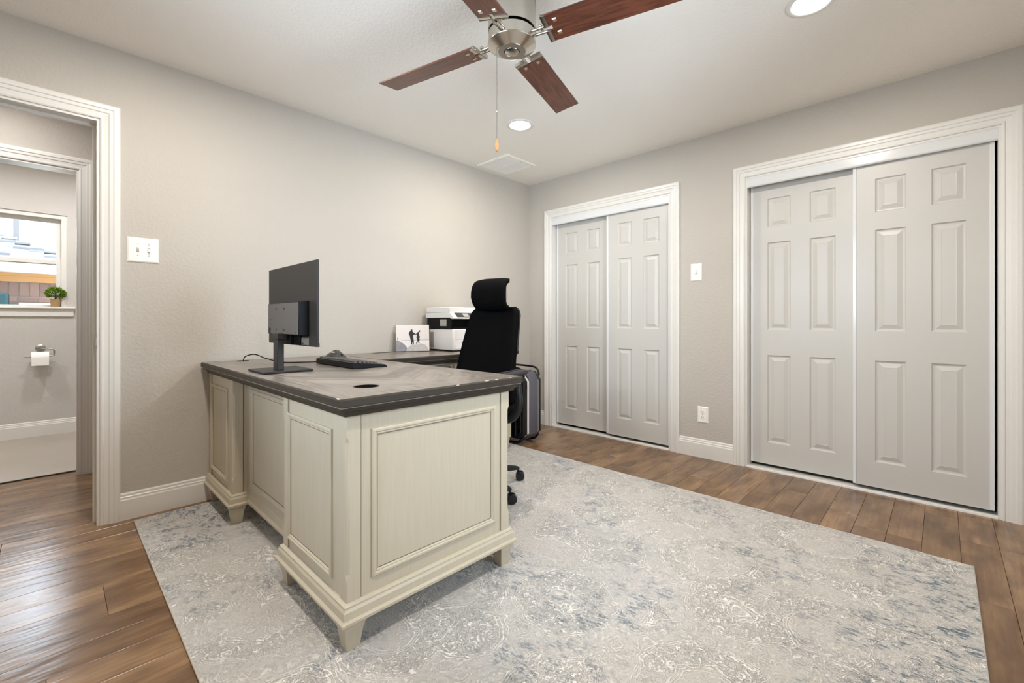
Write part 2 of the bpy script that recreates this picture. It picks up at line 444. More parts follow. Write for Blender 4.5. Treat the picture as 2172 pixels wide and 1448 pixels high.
bl = boxes('wall_bathroom', 'bath_wall', [(XB - WT, XB, WY1, -2.5, 0, H), (XB - WT, XB, -5.0, WY0, 0, H), (XB - WT, XB, WY0, WY1, 0, WZ0), (XB - WT, XB, WY0, WY1, WZ1, H),
                                     (XB, XHB, -2.6, -2.5, 0, H), (XB, XHB, -5.0, -4.9, 0, H)])
struct(bl, 'pale grey bathroom wall around the window', 'wall')

# floor: a base slab with every plank laid on it
fl = boxes('floor', 'slot', [(XHB, X1 + WT, -5.0, 0.84, -0.12, -0.014)])
struct(fl, 'brown hand scraped hardwood plank floor', 'floor')
plank_mesh = {}
def plank(x0, w, y0, y1):
    L = round(y1 - y0, 2)
    if (round(w, 3), L) not in plank_mesh:
        g = 0.0006; b = 0.0007
        hx, hy = w / 2 - g, (y1 - y0) / 2 - g
        vs = [(-hx, -hy, -0.013), (hx, -hy, -0.013), (hx, hy, -0.013), (-hx, hy, -0.013), (-hx, -hy, -b), (hx, -hy, -b), (hx, hy, -b), (-hx, hy, -b),
              (-hx + b, -hy + b, 0), (hx - b, -hy + b, 0), (hx - b, hy - b, 0), (-hx + b, hy - b, 0)]
        fs = [(0, 3, 2, 1), (8, 9, 10, 11)] + [(i, (i + 1) % 4, 4 + (i + 1) % 4, 4 + i) for i in range(4)] + [(4 + i, 4 + (i + 1) % 4, 8 + (i + 1) % 4, 8 + i) for i in range(4)]
        me = bpy.data.meshes.new('plank'); me.from_pydata(vs, [], fs); me.materials.append(M['plank']); plank_mesh[(round(w, 3), L)] = me
    o = bpy.data.objects.new('plank', plank_mesh[(round(w, 3), L)]); COL.objects.link(o)
    o.parent = fl; o.location = (x0 + w / 2, (y0 + y1) / 2, 0)
PW = 0.1277; x = 2.874
while x - PW > XHB - 0.001: x -= PW
edges = [XHB + 0.0]
while x < X1 + WT:
    if x > edges[-1] + 0.03: edges.append(x)
    x += PW
edges.append(X1 + 0.0) if edges[-1] < X1 - 0.02 else None
prng = random.Random(21)
for i in range(len(edges) - 1):
    a, b = edges[i], min(edges[i + 1], X1)
    if b - a < 0.02: continue
    ylo, yhi = (-4.9, -2.1) if a < -0.12 else (Y1, 0.05)
    y = ylo - prng.choice((0.0, 0.15, 0.3, 0.45))
    while y < yhi:
        L = prng.choice((0.45, 0.6, 0.75, 0.9, 1.05, 1.2)); e = y + L
        if yhi - e < 0.2: e = yhi
        s = max(y, ylo)
        if e - s > 0.05: plank(a, b - a, s, e)
        y = e
bf = boxes('floor_bathroom', 'bath_floor', [(XB, XHB, -4.9, -2.6, -0.12, 0.004)])
struct(bf, 'pale grey bathroom floor beyond the doorway', 'floor')
struct(boxes('floor_threshold', 'slot', [(XHB - 0.002, XHB + 0.014, BO0, BO1, -0.01, 0.007)]), 'dark strip where the hall planks meet the bathroom floor', 'threshold')
struct(boxes('floor_closet', 'bath_floor', [(0, X1, 0.052, 0.72, -0.013, 0.0)]), 'closet floor behind the sliding doors', 'floor')

# ------------------------------------------------------------------ trim
CAS = [(0, 0), (0, 0.009), (0.006, 0.012), (0.011, 0.012), (0.014, 0.009), (0.032, 0.011), (0.036, 0.015), (0.050, 0.016), (0.054, 0.020), (0.070, 0.020), (0.077, 0.016), (0.077, 0)]
def casing(name, label, lo, hi, zt, fn, jd, jfn):
    """door casing in a wall plane: lo..hi opening, head at zt; fn maps (along, up, proud)"""
    t = thing(name, label, 'door trim', kind='structure')
    parts = [('side_casing', [(lo, 0), (lo, zt)]), ('head_casing', None), ('side_casing', [(hi, zt), (hi, 0)])]
    # mitred pieces: three runs cut at 45 degrees
    W = 0.077
    for nm, pr in (('side_casing', 'l'), ('side_casing', 'r'), ('head_casing', 'h')):
        m = MB(); vs = []; k = len(CAS)
        for w, tt in CAS:
            if pr == 'l': vs.append((fn(lo - w, 0, tt), fn(lo - w, zt + w, tt)))
            if pr == 'r': vs.append((fn(hi + w, 0, tt), fn(hi + w, zt + w, tt)))
            if pr == 'h': vs.append((fn(lo - w, zt + w, tt), fn(hi + w, zt + w, tt)))
        pts = [a for a, b in vs] + [b for a, b in vs]
        m.add(pts, [(i, (i + 1) % k, k + (i + 1) % k, k + i) for i in range(k)] + [tuple(range(k))[::-1], tuple(range(k, 2 * k))])
        m.build(nm, 'trim', t)
    j = MB()
    jt = 0.012
    for a0, a1, z0, z1 in ((lo - 0.001, lo + jt, 0, zt), (hi - jt, hi + 0.001, 0, zt), (lo + jt, hi - jt, zt - jt, zt + 0.001)):
        j.prism([(a0, z0), (a1, z0), (a1, z1), (a0, z1)], jfn, 0.0, jd)
    j.build('jamb', 'trim', t)
    return t
tl = casing('trim_1', 'white moulded casing around the doorway beside the double light switch', OA0, OA1, OZ, lambda a, b, t: (t, a, b), WT + 0.004, lambda a, b, t: (0.002 - t, a, b))
# door stop and strike plate on the jamb
boxes('door_stop', 'trim', [(-0.075, -0.062, OA1 - 0.024, OA1 - 0.012, 0, OZ - 0.012), (-0.075, -0.062, OA0 + 0.012, OA1 - 0.0241, OZ - 0.024, OZ - 0.012)], tl)
sp = MB(); sp.prism([(-0.004, 0.895), (-0.004, 0.965), (-0.045, 0.965), (-0.045, 0.895)], lambda a, b, t: (a, OA1 - 0.0125 - t, b), 0, 0.002)
sp.box(-0.004, 0.006, OA1 - 0.0155, OA1 - 0.0125, 0.910, 0.950)
spo = sp.build('strike_plate', 'steel', tl); spo['label'] = 'steel strike plate'
casing('trim_2', 'white moulded casing around the narrower closet near the corner', S0, S1, OZ, lambda a, b, t: (a, -t, b), WT, lambda a, b, t: (a, t - 0.002, b))
casing('trim_3', 'white moulded casing around the closet at the far end from the corner', L0, L1, OZ, lambda a, b, t: (a, -t, b), WT, lambda a, b, t: (a, t - 0.002, b))
casing('trim_4', 'white moulded casing around the bathroom doorway across the hall', BO0, BO1, BZ, lambda a, b, t: (XH + t, a, b), WT, lambda a, b, t: (XH + 0.002 - t, a, b))

BBP = [(0, 0), (0.015, 0), (0.015, 0.102), (0.012, 0.108), (0.012, 0.117), (0.008, 0.121), (0.008, 0.132), (0.004, 0.138), (0, 0.138)]
def baseboard(name, label, p0, p1, nrm):
    m = MB(); k = len(BBP)
    vs = [(p[0] + nrm[0] * t, p[1] + nrm[1] * t, z) for p in (p0, p1) for t, z in BBP]
    m.add(vs, [(i, (i + 1) % k, k + (i + 1) % k, k + i) for i in range(k)] + [tuple(range(k))[::-1], tuple(range(k, 2 * k))])
    return struct(m.build(name, 'trim'), label, 'baseboard')
baseboard('baseboard_left', 'white stepped baseboard running behind the desk', (0, OA1 + 0.077), (0, 0), (1, 0))
baseboard('baseboard_far_1', 'short white baseboard between the room corner and closet casing', (0.016, 0), (S0 - 0.077, 0), (0, -1))
baseboard('baseboard_far_2', 'white baseboard between the two closets, under the outlet', (S1 + 0.077, 0), (L0 - 0.077, 0), (0, -1))
baseboard('baseboard_far_3', 'white baseboard stub past the large closet', (L1 + 0.077, 0), (X1, 0), (0, -1))
baseboard('baseboard_right', 'white baseboard under the daylight window', (X1, -0.016), (X1, Y1), (-1, 0))
baseboard('baseboard_hall', 'white hall baseboard beside the bathroom doorway', (XH, BO1 + 0.077), (XH, -2.1), (1, 0))
baseboard('baseboard_bathroom', 'white bathroom baseboard under the paper roll', (XB, -4.9), (XB, -2.6), (1, 0))

# ------------------------------------------------------------------ sliding closet doors
def sixpanel(name, label, x0, x1, y):
    """sliding six-panel door; y is its face"""
    t = thing(name, label, 'door', ((x0 + x1) / 2, y, 0.03), kind='structure')
    O = t.location; w = x1 - x0
    c1, c2 = x0 + 0.106, x0 + 0.357; pw = 0.141
    if w < 0.605: c2 = x0 + 0.354
    rows = [(0.184, 0.797), (0.974, 1.587), (1.693, 1.897)]
    z0, z1 = 0.030, 2.02
    xs = [x0, c1, c1 + pw, c2, c2 + pw, x1]; zs = [z0] + [z for r in rows for z in r] + [z1]
    f = MB(O)
    for i in range(5):
        for j in range(7):
            if i in (1, 3) and j in (1, 3, 5): continue
            f.add([(xs[i], y, zs[j]), (xs[i + 1], y, zs[j]), (xs[i + 1], y, zs[j + 1]), (xs[i], y, zs[j + 1])], [(0, 1, 2, 3)])
    f.add([(x0, y, z0), (x1, y, z0), (x1, y, z1), (x0, y, z1), (x0, y + 0.032, z0), (x1, y + 0.032, z0), (x1, y + 0.032, z1), (x0, y + 0.032, z1)],
          [(7, 6, 5, 4), (0, 4, 5, 1), (1, 5, 6, 2), (2, 6, 7, 3), (3, 7, 4, 0)])
    f.build('door_slab', 'door', t, recalc=False)
    prof = [(0, 0), (0.006, 0.0075), (0.011, 0.0085), (0.016, 0.0085), (0.040, 0.0012), (0.043, 0.0018)]
    for a in (c1, c2):
        for r0, r1 in rows:
            p = MB(O); vs = []
            for d, h in prof:
                vs += [(a + d, y + h, r0 + d), (a + pw - d, y + h, r0 + d), (a + pw - d, y + h, r1 - d), (a + d, y + h, r1 - d)]
            fs = [(4 * j + i, 4 * j + (i + 1) % 4, 4 * j + 4 + (i + 1) % 4, 4 * j + 4 + i) for j in range(len(prof) - 1) for i in range(4)]
            k = 4 * (len(prof) - 1); fs.append((k, k + 1, k + 2, k + 3))
            p.add(vs, fs); p.build('door_panel', 'door', t, recalc=False)
    for a, b in ((x0 - 0.002, x0 + 0.017), (x1 - 0.017, x1 + 0.002)):
        e = boxes('edge_strip', 'white_metal', [(a, b, y - 0.004, y + 0.034, z0 + 0.002, z1)], t, origin=O, bevel=0.002)
    return t
sixpanel('door_1', 'left hand white six panel sliding door of the corner closet, set behind its mate', 0.306, 0.915, 0.066)
sixpanel('door_2', 'right hand white six panel sliding door of the corner closet, overlapping its mate', 0.905, 1.493, 0.026)
sixpanel('door_3', 'left hand white six panel sliding door of the closet past the outlet, set behind', 2.079, 2.685, 0.066)
sixpanel('door_4', 'right hand white six panel sliding door of the closet past the outlet, overlapping', 2.672, 3.268, 0.026)
for k, (a, b, nm) in enumerate(((S0 + 0.012, S1 - 0.012, 'corner closet'), (L0 + 0.012, L1 - 0.012, 'closet past the outlet'))):
    m = MB(); m.prism([(-0.004, 1.985), (0.002, 1.982), (0.004, 1.990), (0.004, 2.046), (-0.004, 2.046), (-0.007, 2.040), (-0.007, 1.992)], lambda p, q, t: (t, p + 0.004, q), a, b)
    m.box(a, b, 0.004, 0.10, 2.030, 2.046)
    struct(m.build('trim_%d' % (5 + k), 'white_metal'), 'glossy white sliding door fascia track at the top of the ' + nm, 'door track')
    m = MB(); m.prism([(-0.006, 0), (-0.004, 0.010), (0.002, 0.013), (0.020, 0.013), (0.020, 0.006), (0.10, 0.006), (0.10, 0)], lambda p, q, t: (t, p, q), a, b)
    struct(m.build('trim_%d' % (7 + k), 'trim'), 'white bottom guide rail on the floor of the ' + nm, 'door track')

# ------------------------------------------------------------------ windows
def window_unit(name, label, lo, hi, z0, z1, fn, meet, mat='trim'):
    """double-hung unit; fn(along, up, depth outward)"""
    t = thing(name, label, 'window', kind='structure')
    def rect(m, a0, a1, b0, b1, d0, d1): m.prism([(a0, b0), (a1, b0), (a1, b1), (a0, b1)], fn, d0, d1)
    m = MB(); F = 0.036
    m.sweep([(lo, z0 - F + 0.006), (hi, z0 - F + 0.006), (hi, z1), (lo, z1)], [(0, 0.014), (F, 0.014), (F, 0.115), (0, 0.115)], fn, True)
    m.build('frame', mat, t)
    S = 0.034
    for b0, b1, d in ((meet - 0.012, z1 - F, 0.076), (z0 - 0.014, meet + 0.030, 0.048)):
        m = MB()
        a0, a1 = lo + F, hi - F
        m.sweep([(a0, b0), (a1, b0), (a1, b1), (a0, b1)], [(0, d), (S, d), (S, d + 0.024), (0, d + 0.024)], fn, True)
        s = m.build('sash', mat, t)
        g = MB(); rect(g, a0 + 0.01, a1 - 0.01, b0 + 0.01, b1 - 0.01, d + 0.010, d + 0.014); g.build('pane', 'glass', s)
    return t
wb = window_unit('window_1', 'white double hung bathroom window with the potted plant', WY0, WY1, WZ0, WZ1, lambda a, b, t: (XB - t, a, b), 1.570)
m = MB(); m.prism([(0, 0), (0.028, 0), (0.032, 0.005), (0.032, 0.016), (0.028, 0.020), (0, 0.020)], lambda p, q, t: (XB - 0.0 + p, t, WZ0 - 0.020 + q), WY0 - 0.055, WY1 + 0.055)
m.box(XB - 0.10, XB, WY0, WY1, WZ0 - 0.02, WZ0 + 0.001)
m.build('window_sill', 'trim', wb)
boxes('apron', 'trim', [(XB, XB + 0.014, WY0 - 0.04, WY1 + 0.045, WZ0 - 0.086, WZ0 - 0.02)], wb, bevel=0.003)
window_unit('window_2', 'wide white double hung window in the wall beside the large closet', RW[0], RW[1], RW[2], RW[3], lambda a, b, t: (X1 + t, a, b), 1.45)
window_unit('fill_window', 'wide white double hung window added for fill light in the wall opposite the closets', NW[0], NW[1], NW[2], NW[3], lambda a, b, t: (a, Y1 - t, b), 1.65)  # unseen window added behind the camera to even out the light

# ------------------------------------------------------------------ electrical plates
def plate(name, label, cat, c, fn, w, h, kind, group=None):
    """fn(along, up, proud) relative to the plate centre"""
    t = thing(name, label, cat, fn(0, 0, 0), group=group)
    O = t.location
    m = MB(O)
    a, b = w / 2, h / 2; e = 0.006
    vs = [fn(-a, -b, 0), fn(a, -b, 0), fn(a, b, 0), fn(-a, b, 0), fn(-a, -b, 0.003), fn(a, -b, 0.003), fn(a, b, 0.003), fn(-a, b, 0.003),
          fn(-a + e, -b + e, 0.0065), fn(a - e, -b + e, 0.0065), fn(a - e, b - e, 0.0065), fn(-a + e, b - e, 0.0065)]
    m.add(vs, [(3, 2, 1, 0), (8, 9, 10, 11)] + [(i, (i + 1) % 4, 4 + (i + 1) % 4, 4 + i) for i in range(4)] + [(4 + i, 4 + (i + 1) % 4, 8 + (i + 1) % 4, 8 + i) for i in range(4)])
    m.build('cover_plate', 'plate', t)
    def P(nm, mat, poly, t0, t1, **k):
        q = MB(O); q.prism(poly, fn, t0, t1); return q.build(nm, mat, t, **k)
    def disc(x, y, r, n=12): return [(x + r * math.cos(2 * PI * i / n), y + r * math.sin(2 * PI * i / n)) for i in range(n)]
    if kind.startswith('toggle'):
        for x, up in (((-0.023, 1), (0.023, -1)) if kind == 'toggle2' else ((0, -1),)):
            P('toggle_slot', 'printer_grey', [(x - 0.006, -0.013), (x + 0.006, -0.013), (x + 0.006, 0.013), (x - 0.006, 0.013)], 0.0064, 0.0070)
            q = MB(O); vs = [fn(x + i, j * 1.0, 0.0066) for i, j in ((-0.0048, -0.008), (0.0048, -0.008), (0.0048, 0.008), (-0.0048, 0.008))]
            vs += [fn(x + i, j + up * 0.007, 0.020) for i, j in ((-0.0036, -0.003), (0.0036, -0.003), (0.0036, 0.003), (-0.0036, 0.003))]
            q.add(vs, [(0, 3, 2, 1), (4, 5, 6, 7)] + [(i, (i + 1) % 4, 4 + (i + 1) % 4, 4 + i) for i in range(4)]); q.build('toggle', 'plate', t)
            for s in (-1, 1): P('screw', 'printer_grey', disc(x, s * 0.030, 0.003), 0.0062, 0.0075)
    else:
        for s in (-1, 1):
            poly = [(0.0165 * math.cos(a), s * 0.0200 + max(-0.0125, min(0.0125, 0.0165 * math.sin(a)))) for a in [2 * PI * i / 20 for i in range(20)]]
            r = P('receptacle', 'plate', poly, 0.006, 0.0085)
            for x, hh in ((-0.006, 0.0042), (0.006, 0.0034)):
                q = MB(O); q.prism([(x - 0.0012, s * 0.02 + 0.003 - hh), (x + 0.0012, s * 0.02 + 0.003 - hh), (x + 0.0012, s * 0.02 + 0.003 + hh), (x - 0.0012, s * 0.02 + 0.003 + hh)], fn, 0.0084, 0.0088); q.build('slot', 'slot', r)
            q = MB(O); q.prism(disc(0, s * 0.02 - 0.0065, 0.0024, 8), fn, 0.0084, 0.0088); q.build('slot', 'slot', r)
        P('screw', 'printer_grey', disc(0, 0, 0.003), 0.0062, 0.0075)
    return t
def on_left(y, z): return lambda a, b, t: (t, y + a, z + b)
def on_far(x, z): return lambda a, b, t: (x + a, -t, z + b)
plate('light_switch', 'ivory double toggle switch plate on the wall next to the doorway', 'light switch', None, on_left(-3.100, 1.413), 0.130, 0.130, 'toggle2')
plate('light_switch', 'ivory single toggle switch plate on the wall between the closets', 'light switch', None, on_far(1.713, 1.411), 0.084, 0.131, 'toggle1')
plate('wall_outlet', 'ivory duplex outlet low on the wall between the closets', 'outlet', None, on_far(1.764, 0.326), 0.080, 0.121, 'outlet')

# ------------------------------------------------------------------ ceiling things
def can_light(x, y, label, power=CAN_POWER, color=CAN_COLOR, z=H):
    t = thing('recessed_light', label, 'ceiling light', (x, y, z), group='recessed ceiling lights')
    MB().lathe([(0.098, 0.0), (0.097, -0.003), (0.090, -0.006), (0.078, -0.007), (0.074, -0.004), (0.074, 0.0)], n=40).build('trim_ring', 'trim', t, smooth=50)
    MB().lathe([(0.074, -0.0035), (0.05, -0.0045), (0.0, -0.005)], n=40).build('lens', 'lens', t, smooth=50)
    l = area_light('lamp', (0, 0, -0.012), (0, 0, 0), 0.13, 0.13, power, color, 'DISK', t)
    return t
can_light(0.897, -1.110, 'lit round recessed ceiling light beyond the fan, nearest the air vent')
can_light(2.653, -1.111, 'lit round recessed ceiling light in front of the large closet')
can_light(0.897, -3.090, 'lit round recessed ceiling light above the doorway side of the room')
can_light(2.653, -3.090, 'lit round recessed ceiling light over the camera end of the room')
can_light(-0.62, -3.70, 'unseen round recessed ceiling light added to brighten the hall', 6.5, (1, 0.97, 0.95))  # hall lamp added out of view to light the hall
can_light(-1.95, -3.25, 'lit round recessed ceiling light in the bathroom nearer the door side', 11, (1, 0.98, 0.96))
can_light(-1.95, -4.20, 'lit round recessed ceiling light in the bathroom above the basin side', 11, (1, 0.98, 0.96))

# air vent
vx0, vx1, vy0, vy1 = 0.062, 0.448, -0.786, -0.408
t = thing('ceiling_vent', 'white louvred air vent on the ceiling near the corner', 'air vent', ((vx0 + vx1) / 2, (vy0 + vy1) / 2, H)); O = t.location
m = MB(O); fr = 0.045
m.sweep([(vx0, vy0), (vx1, vy0), (vx1, vy1), (vx0, vy1)], [(0, 0), (0, 0.004), (0.01, 0.010), (fr - 0.008, 0.010), (fr, 0.006), (fr, 0)], lambda a, b, h: (a, b, H - h), True)
m.build('frame', 'ceiling', t)
boxes('backing', 'vent_back', [(vx0 + fr, vx1 - fr, vy0 + fr, vy1 - fr, H - 0.0015, H - 0.0005)], t, origin=O)
ymid = (vy0 + vy1) / 2
boxes('divider', 'ceiling', [(vx0 + fr, vx1 - fr, ymid - 0.008, ymid + 0.008, H - 0.010, H - 0.002)], t, origin=O)
n_s = 18
sl = MB()
sl.add([(-0.007, -0.068, -0.010), (-0.0055, -0.068, -0.010), (0.0015, -0.068, -0.002), (0.000, -0.068, -0.002), (-0.007, 0.068, -0.010), (-0.0055, 0.068, -0.010), (0.0015, 0.068, -0.002), (0.000, 0.068, -0.002)],
       [(0, 3, 2, 1), (4, 5, 6, 7), (0, 1, 5, 4), (1, 2, 6, 5), (2, 3, 7, 6), (3, 0, 4, 7)])
s0 = sl.build('slat', 'ceiling', t)
for i in range(n_s):
    for k, yc in enumerate(((vy0 + fr + ymid - 0.008) / 2, (ymid + 0.008 + vy1 - fr) / 2)):
        o = s0 if (i == 0 and k == 0) else s0.copy()
        if o is not s0: COL.objects.link(o)
        o.location = (vx0 + fr + 0.012 + (vx1 - vx0 - 2 * fr - 0.016) * i / (n_s - 1) - O.x, yc - O.y, 0)
for sx in (vx1 - 0.022,):
    for sy in (vy0 + 0.05, ymid, vy1 - 0.05):
        MB(O).lathe([(0.004, H - 0.010), (0.004, H - 0.0115), (0.001, H - 0.012)], (sx, sy, 0), 10).build('screw', 'steel', t)

# ceiling fan
FX, FY = 1.775, -2.101
fan = thing('ceiling_fan', 'brushed nickel ceiling fan with four reddish walnut blades', 'ceiling fan', (FX, FY, H))
def fz(z): return z - H
MB().lathe([(0.100, fz(2.243)), (0.100, fz(2.415)), (0.094, fz(2.424)), (0.088, fz(2.44))], n=64).build('motor_housing', 'nickel', fan, smooth=40)
MB().lathe([(0.092, fz(2.236)), (0.092, fz(2.245))], n=64).build('gap_ring', 'black_gap', fan, smooth=40)  # black band paints the dark of the open gap above the hub
hb = MB().lathe([(0.058, fz(2.1605)), (0.100, fz(2.184)), (0.101, fz(2.187)), (0.098, fz(2.190)), (0.098, fz(2.232)), (0.094, fz(2.237))], n=64).build('hub', 'nickel', fan, smooth=25)
MB().lathe([(0.056, fz(2.1606)), (0.056, fz(2.1590)), (0.033, fz(2.1590)), (0.032, fz(2.1605))], n=48).build('bottom_disc', 'nickel', hb, smooth=40)
MB().lathe([(0.002, fz(2.1565)), (0.020, fz(2.1570)), (0.029, fz(2.1585)), (0.030, fz(2.161))], n=40).build('centre_cap', 'nickel', hb, smooth=40)
R0, R1, BW = 0.158, 0.675, 0.128
def make_blade():
    """blade along local +x, pitched so that +y is lower; origin on the fan axis at blade height"""
    b = bpy.data.objects.new('blade', None)
    m = MB(); h = BW / 2
    pts = [(R0 + 0.002, -h), (R1, -h * 1.03), (R1, h * 1.03), (R0 + 0.002, h), (R0 + 0.002, 0.010), (R0 + 0.026, 0.010), (R0 + 0.026, -0.010), (R0 + 0.002, -0.010)]
    # two strips plus body keeps the notch concave-safe
    m.prism([(R0 + 0.026, -h), (R1, -h * 1.03), (R1, h * 1.03), (R0 + 0.026, h)], lambda a, c, t: (a, c, t), -0.003, 0.003)
    m.prism([(R0 + 0.002, 0.010), (R0 + 0.026, 0.010), (R0 + 0.026, h), (R0 + 0.002, h)], lambda a, c, t: (a, c, t), -0.003, 0.003)
    m.prism([(R0 + 0.002, -h), (R0 + 0.026, -h), (R0 + 0.026, -0.010), (R0 + 0.002, -0.010)], lambda a, c, t: (a, c, t), -0.003, 0.003)
    bl_ = m.build('blade', 'blade')
    for s in (-1, 1):
        a0, a1 = sorted((s * 0.010, s * h))
        boxes('bracket', 'nickel', [(R0 - 0.004, R0 + 0.014, a0, a1, -0.006, -0.003), (R0 - 0.006, R0 + 0.002, a0, a1, -0.006, 0.008), (R0 - 0.004, R0 + 0.055, a0, a1, 0.003, 0.006)], bl_)
        MB().frustum(R0 + 0.045, s * 0.031, -0.006, -0.003, 0.012, 0.012, 0.016, 0.016).build('screw_cap', 'nickel', bl_)
        MB().tube([(0.085, s * 0.013, 0.001), (0.115, s * 0.012, 0.0), (R0 + 0.002, s * 0.013, 0.0)], 0.0058, 10).build('rod', 'nickel', bl_, smooth=40)
    boxes('cross_tie', 'nickel', [(R0 - 0.028, R0 - 0.016, -0.022, 0.022, 0.003, 0.012)], bl_, bevel=0.002)
    return bl_
b0 = make_blade()
droop = (2.6, -0.6, -0.8, 0.0)
for i in range(4):
    o = b0 if i == 0 else copy_tree(b0)
    o.parent = fan
    o.location = (0, 0, fz(2.207))
    o.matrix_local = Matrix.Translation((0, 0, fz(2.207))) @ Matrix.Rotation(math.radians(197.1 - 90 * i), 4, 'Z') @ Matrix.Rotation(math.radians(droop[i]), 4, 'Y') @ Matrix.Rotation(math.radians(-12.0), 4, 'X')
cr = Vector((0.719, 0.695, 0)) * -0.062 + Vector((0.695, -0.719, 0)) * 0.020
ch = MB().tube([(cr.x, cr.y, fz(2.170)), (cr.x, cr.y, fz(1.785))], 0.0014, 6).build('pull_chain', 'chain', fan)
MB().lathe([(0.0022, 0), (0.0035, 0.003), (0.0022, 0.006)], (cr.x, cr.y, fz(1.90)), 8).build('bead', 'nickel', ch, smooth=60)
MB().lathe([(0.0022, fz(1.736)), (0.0070, fz(1.740)), (0.0088, fz(1.752)), (0.0080, fz(1.768)), (0.0045, fz(1.782)), (0.0022, fz(1.788))], (cr.x, cr.y, 0), 14).build('pull', 'wood_pull', ch, smooth=60)

# ------------------------------------------------------------------ rug
rx0, rx1, ry0, ry1, RT = 0.072, 3.170, -3.150, -0.752, 0.010
rug = thing('area_rug', 'ivory and grey area rug with faded blue distressed pattern under the desk', 'rug', ((rx0 + rx1) / 2, (ry0 + ry1) / 2, 0)); O = rug.location
boxes('pile', 'rug', [(rx0 + 0.006, rx1 - 0.006, ry0 + 0.006, ry1 - 0.006, 0.0005, RT - 0.0004)], rug, origin=O)
m = MB(O)
m.tube([(rx0 + 0.006, ry0 + 0.006, 0.005), (rx1 - 0.006, ry0 + 0.006, 0.005), (rx1 - 0.006, ry1 - 0.006, 0.005), (rx0 + 0.006, ry1 - 0.006, 0.005)], 0.0046, 8, True)
m.build('binding', 'rug_edge', rug, smooth=60)

# ------------------------------------------------------------------ desk
DZ = 0.80; dx0, dx1, dy0, dy1 = 0.016, 1.790, -2.846, -2.050
FR = -2.806; ER = 1.748      # outer faces of the pedestals
desk = thing('l_shaped_desk', 'cream painted L shaped desk with grey wood top and panelled sides', 'desk', (0.9, -2.45, RT)); O = desk.location
EDGE = [(0.040, -0.062), (0.028, -0.060), (0.022, -0.046), (0.010, -0.040), (0.008, -0.030), (0.0, -0.024), (0.0, -0.005), (0.004, 0.0)]
# main top: moulded edge all round (dark) and a veneered field
def top_slab(x0, x1, y0, y1, nm, field_origin):
    e = MB(O); path = [(x0, y0), (x1, y0), (x1, y1), (x0, y1)]
    e.sweep(path, EDGE + [(0.05, 0.0), (0.05, -0.062)], lambda a, b, t: (a, b, DZ + t), True)
    eo = e.build(nm + '_edge', 'desk_edge', desk, smooth=30)
    f = MB(field_origin); f.box(x0 + 0.0045, x1 - 0.0045, y0 + 0.0045, y1 - 0.0045, DZ - 0.03, DZ + 0.0004)
    fo = f.build(nm, 'desktop', desk); fo.location = Vector(field_origin) - O
    return fo
top = top_slab(dx0, dx1, dy0, dy1, 'desk_top', (0.903, -2.448, DZ))
rt = top_slab(dx0, 0.600, dy1 + 0.001, -0.805, 'return_top', (0.308, -1.43, DZ))
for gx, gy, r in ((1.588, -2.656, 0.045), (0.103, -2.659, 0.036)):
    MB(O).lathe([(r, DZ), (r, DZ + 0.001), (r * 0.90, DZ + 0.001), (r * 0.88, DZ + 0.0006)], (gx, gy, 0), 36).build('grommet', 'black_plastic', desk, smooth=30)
    MB(O).lathe([(r * 0.88, DZ + 0.0004), (r * 0.88, DZ + 0.0009)], (gx, gy, 0), 36).build('hole_shade_disc', 'black_gap', desk)  # black disc paints the dark of the opening; nothing is cut through
boxes('cable_cover', 'black_plastic', [(0.035, 0.085, -1.80, -1.66, DZ - 0.002, DZ + 0.001)], desk, origin=O)
# chipped spots along the moulded edge
crng = random.Random(5)
for cx, cy, cz, wx, wy in ((1.770, -2.842, DZ + 0.0006, 0.012, 0.005), (1.786, -2.775, DZ - 0.004, 0.004, 0.006), (1.787, -2.40, DZ - 0.001, 0.003, 0.010), (1.786, -2.25, DZ + 0.0006, 0.003, 0.016), (1.786, -2.20, DZ + 0.0006, 0.003, 0.010), (1.786, -2.12, DZ + 0.0006, 0.002, 0.008)):
    n = 9; poly = [(cx + wx * math.cos(2 * PI * i / n) * crng.uniform(0.5, 1), cy + wy * math.sin(2 * PI * i / n) * crng.uniform(0.5, 1)) for i in range(n)]
    MB(O).prism(poly, lambda a, b, t: (min(a, 1.7905), b, cz + t), -0.002, 0.0004).build('paint_chip', 'chip', desk)

